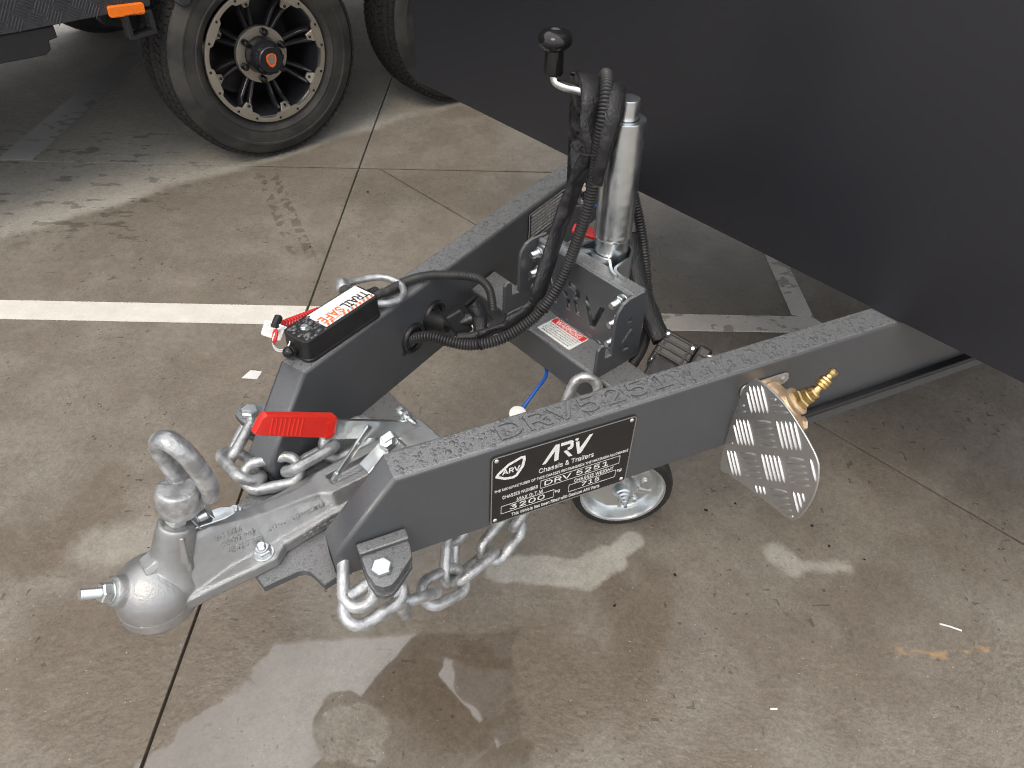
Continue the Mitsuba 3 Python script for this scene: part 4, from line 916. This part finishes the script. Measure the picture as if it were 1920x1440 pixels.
put(tg + '__fine_print', join(*[tr(mv(text(s, 0.0017, 0.0002, False, 0.021), 0, 0.0070 - .0030 * i, .0008), TGF) for i, s in enumerate(('ATTACH THIS CABLE TO', 'THE TOW VEHICLE NOT', 'TO THE COUPLING OR', 'THE SAFETY CHAINS', 'TEST EVERY MONTH'))]), 'm_ink', smooth=False)

# bow shackle lying beside the switch box
shk = thing('bow_shackle', 'galvanised bow shackle lying on the far rail behind the switch box', 'shackle')
put(shk + '__bow', sweep(spline([(0.646, 0.218, 0.578), (0.672, 0.2185, 0.575), (0.700, 0.2120, 0.572), (0.7145, 0.196, 0.570), (0.7190, 0.176, 0.568), (0.712, 0.159, 0.566), (0.698, 0.150, 0.565), (0.680, 0.150, 0.566), (0.662, 0.158, 0.568)], .003), 0.0055, 14), 'm_galv', smooth=True)
put(shk + '__eye', tr(lathe([(0, -.008), (.009, -.008), (.0112, -.005), (.0112, .005), (.009, .008), (0, .008)], 24), zframe((0.642, 0.217, 0.578), (0.25, 0.9, 0.2))), 'm_galv', smooth=40)

# blue wire and white round cap under the cross member
bw = thing('blue_wire', 'bright blue wire dropping from the cross member beside a white cap', 'wire')
put(bw + '__strand', sweep(spline([(0.890, 0.025, 0.424), (0.872, 0.0, 0.420), (0.845, -0.012, 0.418), (0.800, -0.020, 0.395), (0.770, -0.026, 0.375)], .004), 0.0030, 10), 'm_blue', smooth=True)
put(bw + '__cap', tr(lathe([(0, 0), (.0125, 0), (.0135, .002), (.013, .006), (.009, .008), (.006, .0075), (0, .0075)], 28), zframe((0.765, -0.052, 0.431), (-.1, -.2, 1))), 'm_white', smooth=40)
rh = thing('red_lever', 'small red lever tip behind the jockey wheel clamp', 'lever')
put(rh + '__tip', tr(rbox(0.050, 0.018, 0.008, .003), frame((1.012, 0.068, 0.603), (0.5, -0.75, -0.15), (0.6, 0.4, 0.3))), 'm_redcord', smooth=30)
put(rh + '__blue_tie', rod((1.01, 0.085, 0.64), (1.06, 0.04, 0.655), .003, 10), 'm_blue')

# ------------------------------------------------------------------ chequer plate guard and brass tap on the near rail
OUT = -np.array([ST, CT, 0.0]); RD = np.array([CT, -ST, 0.0])
GP0 = np.array([0.980, -0.283, 0.0])
GFm = frame(GP0, OUT, EZ)                      # x outwards, y up, z = out × up
if GFm[:3, 2] @ RD > 0: pass
uvs = [(0.002, 0.372), (0.028, 0.371), (0.060, 0.381), (0.105, 0.394), (0.136, 0.4015), (0.150, 0.406), (0.160, 0.416), (0.168, 0.441), (0.1715, 0.475), (0.167, 0.510), (0.150, 0.5360), (0.091, 0.5605), (0.050, 0.5640), (0.026, 0.5610), (0.016, 0.553), (0.004, 0.512)]
cs = spline([(x, y, 0) for x, y in uvs], .006, True)[:, :2]
gd_ = thing('chequer_plate_guard', 'aluminium chequer plate stone guard standing out from the near rail', 'stone guard')
sgn = -1 if GFm[:3, 2] @ RD > 0 else 1         # face towards the coupling
put(gd_ + '__plate', tr(mv(bevex(cs, 0.0030, 0.0010, seg=2), 0, 0, -0.0015), GFm), 'm_alu', smooth=20)
from shapely.geometry import Polygon, Point
poly = Polygon(cs).buffer(-0.0022)


def lens(L, w, h, n=10):
    t = np.linspace(-1, 1, n); half = w / 2 * np.sqrt(np.clip(1 - np.abs(t) ** 2.2, 0, 1)); V = []
    for x, b in zip(t * L / 2, half): V.append([(x, -b, 0), (x, -b * .45, h * (b / (w / 2)) ** .7), (x, b * .45, h * (b / (w / 2)) ** .7), (x, b, 0)])
    return grid_mesh(np.array(V), False, False, flip=True)


LB, LBS = lens(0.0400, 0.0058, 0.0026), lens(0.0230, 0.0054, 0.0024)
LBM, LBT = lens(0.0310, 0.0056, 0.0025), lens(0.0130, 0.0050, 0.0020)
cell, tq = 0.0494, math.radians(40)
e1_, e2_ = np.array([math.cos(tq), math.sin(tq)]), np.array([-math.sin(tq), math.cos(tq)])
for i in range(-7, 8):
    for j in range(-7, 8):
        for k in range(5):
            o_ = (k - 2) * 0.0087
            ctr = np.array([0.034, 0.532]) + (i * e1_ + j * e2_) * cell
            d_, n_ = (e2_, e1_) if (i + j) % 2 == 0 else (e1_, e2_)
            ctr = ctr + n_ * o_
            for L_, m_, shf in ((0.040, LB, (0.0,)), (0.031, LBM, (-0.0045, 0.0045)), (0.023, LBS, (-0.0085, 0.0085)), (0.013, LBT, (-0.0135, 0.0135))):
                done = False
                for sh_ in shf:
                    q_ = ctr + d_ * sh_
                    if all(poly.contains(Point(*(q_ + d_ * t_ * L_ / 2))) for t_ in (-1, -.5, 0, .5, 1)):
                        put(gd_ + '__raised_bar', tr(m_, GFm @ frame((q_[0], q_[1], sgn * 0.0015), (d_[0], d_[1], 0), w=(0, 0, sgn))), 'm_alu', smooth=30); done = True; break
                if done: break
put(gd_ + '__mounting_tab', tr(rbox(0.085, 0.022, 0.0024, .001, rr=.008), frame((1.020, -0.2955, 0.518), RD, (0, 0, 1))), 'm_alu', smooth=30)
put(gd_ + '__tab_screw', tr(bolt(0.0065, 0.55), zframe(np.array([1.053, -0.3050, 0.520]), OUT)), 'm_zinc', smooth=30)
tp = thing('brass_tap', 'brass gas tap with bronze body on the near rail behind the guard', 'tap')
B0 = np.array([1.028, -0.3030, 0.5030])
bt = B0 + OUT * 0.034
put(tp + '__body', taubin(mf.Manifold.batch_boolean([man(rod(B0 - OUT * 0.004, bt, 0.019, 28)), man(rod(bt - OUT * .006 + np.array([0, 0, .012]), bt + np.array([0.050, -0.0144, -0.100]), 0.0170, 28)),
                                                      man(tr(trimesh.creation.icosphere(subdivisions=3, radius=.0225), frame(bt, (1, 0, 0), (0, 1, 0))))], mf.OpType.Add).refine_to_length(.005), 8), 'm_bronze', smooth=50)
sp = np.array([0.30, -0.42, 0.62]); sp /= np.linalg.norm(sp); s0_ = bt + sp * 0.012
put(tp + '__flange', tr(lathe([(0, 0), (.0185, 0), (.0205, .002), (.0205, .005), (.0165, .008), (0, .008)], 32), zframe(s0_ + sp * .004, sp)), 'm_bronze', smooth=30)
put(tp + '__gland_nut', tr(join(hexa(.0150, .010), mv(cyl(.0120, .010, 24, .0015), 0, 0, .009), mv(cyl(.0098, .010, 24, .002), 0, 0, .018)), zframe(s0_ + sp * .011, sp)), 'm_brass', smooth=30)
h0 = s0_ + sp * .037; hv = np.array([0.62, -0.10, 0.62]); hv /= np.linalg.norm(hv)
put(tp + '__handle', tr(lathe([(r_ * 0.82, z_ * 0.72) for r_, z_ in [(0, -.006), (.0075, -.004), (.0082, 0), (.0060, .006), (.0065, .011), (.0105, .013), (.0110, .017), (.0098, .0185), (.0112, .0205), (.0112, .0245), (.0098, .0262), (.0108, .0282), (.0104, .032), (.0062, .035), (.0055, .040), (.0078, .044), (.0088, .049), (.0070, .053), (0, .0545)]], 32), zframe(h0, hv)), 'm_brass', smooth=30)
put(tp + '__side_plug', tr(bolt(.0105, .8), zframe(bt + np.array([0.034, -0.0085, -0.050]) + RD * .008, RD + 0.3 * OUT)), 'm_bronze', smooth=30)

# ------------------------------------------------------------------ the neighbouring caravan
nv = thing('caravan', 'neighbouring caravan with chequer plate side and black alloy wheels', 'caravan')
NL = 1.885
side = [(-2.5, 0.548), (0.60, 0.552), (0.975, 0.560), (1.02, 0.72), (1.16, 0.86), (1.34, 0.915), (2.14, 0.915), (2.30, 0.86), (2.44, 0.72), (2.48, 0.56), (3.9, 0.56), (3.9, 2.45), (-2.5, 2.45)]
SFm = frame((0, NL, 0), (1, 0, 0), (0, 0, 1))
put(nv + '__side_panel', tr(mv(bevex(side, 0.02, 0.002, seg=1), 0, 0, -0.02), SFm), 'm_checkvan', smooth=30)
put(nv + '__body', tr(rbox(6.4, 2.0, 1.74, .02), frame((0.7, NL + 1.021, 0.72 + .86), (1, 0, 0), (0, 1, 0))), 'm_under')
put(nv + '__far_light_blocker', tr(rbox(6.4, .03, .45, .004), frame((0.7, NL + 2.03, 0.52), (1, 0, 0), (0, 1, 0))), 'm_under')  # unseen panel added to keep light from under this caravan
put(nv + '__front_light_blocker', tr(rbox(.03, 1.95, .45, .004), frame((-2.48, NL + 1.0, 0.52), (1, 0, 0), (0, 1, 0))), 'm_under')  # added out of view too, closing the front end against light
put(nv + '__floor_tray', tr(rbox(3.45, 1.95, 0.03, .004), frame((-0.78, NL + 1.0, 0.640), (1, 0, 0), (0, 1, 0))), 'm_under')
put(nv + '__side_rail', join(tr(mv(bevex([(-2.5, 0.476), (0.655, 0.480), (0.672, 0.492), (0.676, 0.515), (0.70, 0.520), (0.70, 0.551), (-2.5, 0.5465)], 0.045, 0.003, seg=1), 0, 0, -0.050), SFm)), 'm_under', smooth=30)
put(nv + '__chassis_beam', join(tr(rbox(5.5, 0.06, 0.12, .005), frame((1.0, NL + .38, 0.56), (1, 0, 0), (0, 1, 0))), tr(rbox(5.5, 0.06, 0.12, .005), frame((1.0, NL + 1.6, 0.56), (1, 0, 0), (0, 1, 0)))), 'm_under', smooth=30)
put(nv + '__axle', join(rod((1.307, NL + .12, .345), (1.307, NL + 1.9, .345), .040, 20), tr(rbox(0.42, .06, .07, .01), frame((1.12, NL + .38, .40), (1, 0, -.35), (0, 1, 0)))), 'm_under', smooth=30)
put(nv + '__axle', rod((2.155, NL + .12, .345), (2.155, NL + 1.9, .345), .040, 20), 'm_under')
put(nv + '__bracket', tr(bevex([(-.040, -.036), (.040, -.030), (.040, .034), (-.040, .034)], 0.05, 0, holes=[[(-.030, -.026), (-.030, .030), (.030, .030), (.030, -.021)]]), frame((0.9300, NL - .016 + .05, 0.5180), (1, 0, 0), (0, 0, 1))), 'm_under', smooth=False)
mk = put(nv + '__marker_light', tr(mv(bevex(rrect(0.102, 0.031, 0.006, 4), 0.016, 0.003, seg=2), 0, 0, 0), frame((0.9020, NL - 0.0, 0.5630), (1, 0, -0.045), (0, 0, 1))), 'm_orange', smooth=30, label='orange side marker light')
put(nv + '__arch_trim', tr(mv(bevex([(1.045, 0.565), (1.062, 0.548), (1.085, 0.552), (1.115, 0.600), (1.16, 0.70), (1.25, 0.80), (1.15, 0.84), (1.06, 0.70)], 0.035, 0.008, seg=3), 0, 0, -0.005), SFm), 'm_checkvan', smooth=40)
LB2 = lens(0.040, 0.0050, 0.0016)
bars = []
for i in range(-2, 16):
    for j in range(0, 5):
        cu, cv_ = 0.10 + i * 0.036 * 1.414 + (j % 2) * 0.0255 * 1.0, 0.575 + j * 0.0255
        ang = 45 if (i + j) % 2 == 0 else -45
        for k in range(5):
            o_ = (k - 2) * 0.0078; ca, sa = math.cos(math.radians(ang + 12)), math.sin(math.radians(ang + 12))
            x_, y_ = cu - sa * o_, cv_ + ca * o_
            if y_ < 0.562 or x_ > 0.99 or (0.84 < x_ < 0.96 and y_ < .585): continue
            bars.append(tr(LB2, SFm @ frame((x_, y_, 0.0), (ca, sa, 0), w=(0, 0, 1))))
put(nv + '__raised_bars', join(*bars), 'm_checkvan', smooth=30, kind='stuff')

# wheels
WR = 0.345
PR = [(0.213, -0.030), (0.222, -0.012), (0.236, -0.002), (0.2405, 0.0005), (0.2425, 0.0030), (0.2460, 0.0030), (0.2480, 0.0012), (0.262, 0.004), (0.284, 0.0045), (0.2865, 0.0068), (0.2920, 0.0066), (0.2945, 0.0038), (0.312, -0.003), (0.328, -0.016), (0.3365, -0.030), (0.3425, -0.050), (0.3445, -0.075), (0.345, -0.112), (0.3445, -0.150), (0.3425, -0.175), (0.3365, -0.195), (0.328, -0.209), (0.300, -0.226), (0.262, -0.229), (0.236, -0.222), (0.213, -0.195)]
TYRE = lathe(PR[::-1], 120)


def tread_mesh():
    out = []; n = 88
    rows_ = [(-0.026, 0.020, 0.336), (-0.052, 0.026, 0.3425), (-0.088, 0.034, 0.3450), (-0.137, 0.034, 0.3450), (-0.173, 0.026, 0.3425), (-0.199, 0.020, 0.336)]
    b = bevex([(-.0092, -.5), (.0092, -.5), (.0092, .5), (-.0092, .5)], 1.0, 0)
    for ri, (z, w, r) in enumerate(rows_):
        for k in range(n):
            a = 2 * math.pi * (k + .5 * (ri % 2)) / n
            v = np.array(b.vertices) * [1, w, 0.009] + [0, 0, r - 0.0045]
            v[:, 0] += v[:, 1] * (0.35 if ri % 2 else -0.35)
            # local: x tangential, y axial, z radial
            P_ = np.stack([v[:, 2] * math.cos(a) - v[:, 0] * math.sin(a), v[:, 2] * math.sin(a) + v[:, 0] * math.cos(a), z + v[:, 1]], 1)
            out.append(trimesh.Trimesh(P_, b.faces, process=False))
    return join(*out)


TREAD = tread_mesh()
ring_in = []
for k in range(8):
    a0 = 2 * math.pi * k / 8
    for da, r in ((-0.24, 0.199), (-0.20, 0.190), (-0.155, 0.188), (0.155, 0.188), (0.20, 0.190), (0.24, 0.199)): ring_in.append((r * math.cos(a0 + da), r * math.sin(a0 + da)))
    for da in (0.32, 0.392, 0.46): ring_in.append((0.2005 * math.cos(a0 + da), 0.2005 * math.sin(a0 + da)))
BEAD = mv(bevex(circ(0.2150, 96), 0.010, 0.002, holes=[ring_in[::-1]], seg=2), 0, 0, -0.012)
BARREL = lathe([(0.2130, -0.014), (0.2115, -0.008), (0.204, -0.010), (0.196, -0.018), (0.188, -0.034), (0.183, -0.070), (0.180, -0.19), (0.170, -0.200), (0, -0.200)][::-1], 96)
ev = np.array([(0.040, 0.0185, -0.075), (0.110, 0.0145, -0.070), (0.160, 0.0120, -0.058), (0.185, 0.0110, -0.040), (0.193, 0.0100, -0.030)])
SPOKE = None


def spoke():
    c = np.array([(r, 0, z) for r, w, z in ev]); return sweep(spline(c, .01), 0.0100, 10, ry=0.013, up=(0, 0, 1))


SPK = spoke()
CLAW = bevex([(-0.0225, 0.0), (0.0225, 0.0), (0.018, -0.010), (0.0085, -0.030), (-0.0085, -0.030), (-0.018, -0.010)], 0.012, 0.002, seg=1)
for wi, wa in enumerate((1.307, 2.155)):
    WFm = frame((wa, NL - 0.010, WR), (1, 0, 0), (0, 0, 1)); base = free(nv + '__wheel'); rot0 = 0.20 + wi
    put(base + '__tyre', tr(TYRE, WFm), 'm_tyre', smooth=30)
    put(base + '__tread', tr(TREAD, WFm), 'm_tread', smooth=False, kind='stuff')
    put(base + '__barrel', tr(BARREL, WFm), 'm_rimblack', smooth=40)
    RZ = lambda a: np.array([[math.cos(a), -math.sin(a), 0, 0], [math.sin(a), math.cos(a), 0, 0], [0, 0, 1, 0], [0, 0, 0, 1.0]])
    put(base + '__bead_ring', tr(BEAD, WFm @ RZ(rot0)), 'm_champagne', smooth=30)
    if wi == 1: continue
    for k in range(8):
        a0 = rot0 + 2 * math.pi * k / 8
        for da in (-0.105, 0.105): put(base + '__spoke', tr(SPK, WFm @ RZ(a0 + da)), 'm_rimblack', smooth=40)
        put(base + '__claw', tr(CLAW, WFm @ RZ(a0 - math.pi / 2) @ frame((0, 0.196, -0.020), (1, 0, 0), (0, 0.88, 0.38))), 'm_champagne', smooth=30)
        put(base + '__claw_bolt', tr(cyl(.0048, .006, 12, .001), WFm @ RZ(a0 - math.pi / 2) @ frame((0, 0.175, -0.0175), (1, 0, 0), (0, 0.88, 0.38))), 'm_gloss_black')
        for da in (-0.175, 0.175): put(base + '__ring_bolt', tr(mv(cyl(.0044, .004, 12, .001), 0.2045 * math.cos(a0 + da), 0.2045 * math.sin(a0 + da), -.0035), WFm), 'm_gloss_black')
    put(base + '__hub_ring', tr(mv(bevex(circ(0.092, 48), 0.020, 0.003, holes=[circ(0.060, 32)[::-1]]), 0, 0, -0.066), WFm), 'm_champagne', smooth=30)
    for k in range(6):
        a0 = 2 * math.pi * k / 6 + .3
        put(base + '__wheel_nut', tr(mv(lathe([(.0115, 0), (.0115, .020), (.0095, .026), (.005, .0285), (0, .029)], 20), .076 * math.cos(a0), .076 * math.sin(a0), -.047), WFm), 'm_gloss_black', smooth=40)
    put(base + '__hub_cap', tr(lathe([(.060, -.060), (.059, -.020), (.054, .000), (.046, .010), (.044, .018), (.040, .0225), (0, .0225)], 40), WFm), 'm_rimblack', smooth=30)
    put(base + '__cap_ridge', join(*[tr(mv(rbox(.010, .016, .012, .002), .0455, 0, .010), WFm @ RZ(2 * math.pi * k / 10)) for k in range(10)]), 'm_rimblack', smooth=30)
    shd = [(-.018, .014), (-.008, .021), (.008, .021), (.018, .014), (.017, -.004), (.010, -.018), (0, -.024), (-.010, -.018), (-.017, -.004)]
    put(base + '__emblem', tr(mv(bevex(shd, .0015, 0, holes=[[(x * .70, y * .70 + .002) for x, y in shd][::-1]]), 0, 0, .0225), WFm), 'm_printorange', smooth=False)
    put(base + '__emblem_core', tr(mv(bevex([(x * .66, y * .66 + .002) for x, y in shd], .0022, 0), 0, 0, .0225), WFm), 'm_champagne', smooth=False)
for wa in (1.307, 2.155):
    put(free(nv + '__far_wheel'), tr(lathe([(0, -.11), (.22, -.11), (.31, -.11), (.345, -.08), (.345, .08), (.31, .11), (.22, .11), (0, .10)], 48), frame((wa, NL + 1.88, WR), (1, 0, 0), (0, 0, 1))), 'm_tyre', smooth=30)

# ------------------------------------------------------------------ litter on the floor
put('paper_scrap', bevex([(-0.659, 1.407), (-0.621, 1.404), (-0.616, 1.432), (-0.645, 1.437)], 0.0012), 'm_white', smooth=False, local=False, label='white scrap of paper lying left of the far rail nose', category='paper scrap')
put('white_stick', sweep(np.array([(0.790, 0.7655, 0.0018), (0.807, 0.7595, 0.0024), (0.8245, 0.7520, 0.0018)]), 0.0017, 8), 'm_white', smooth=True, local=False, label='thin white stick on the floor at the right', category='stick')
put('cigarette_stub', rod((0.441, 0.600, 0.002), (0.4525, 0.6005, 0.002), 0.0018, 10), 'm_white', smooth=True, local=False, label='tiny white stub on the floor at the bottom right', category='stub')
rl = np.random.default_rng(21); crumbs = []
for (x, y, s_) in [(0.322, 0.86, .006), (0.41, 1.02, .007), (0.62, 0.985, .006), (0.64, 0.935, .005), (0.475, 1.04, .005), (0.20, 0.79, .006), (-0.62, 2.02, .006), (-0.50, 2.38, .008), (-0.86, 1.83, .005), (-0.70, 0.90, .0035), (-0.745, 0.83, .004), (0.70, 0.905, .004)]:
    v = np.array(ico.vertices) * (np.array([s_, s_ * (.5 + .4 * rl.random()), s_ * .35]) * 0.6 * (0.85 + .3 * rl.random((len(ico.vertices), 1)))); a = rl.random() * 3
    v = v @ np.array([[math.cos(a), -math.sin(a), 0], [math.sin(a), math.cos(a), 0], [0, 0, 1]]).T + [x, y, s_ * .25]
    crumbs.append(trimesh.Trimesh(v, ico.faces, process=False))
put('dark_debris', join(*crumbs), 'm_under', smooth=30, local=False, kind='stuff', label='dark crumbs of debris scattered on the concrete')
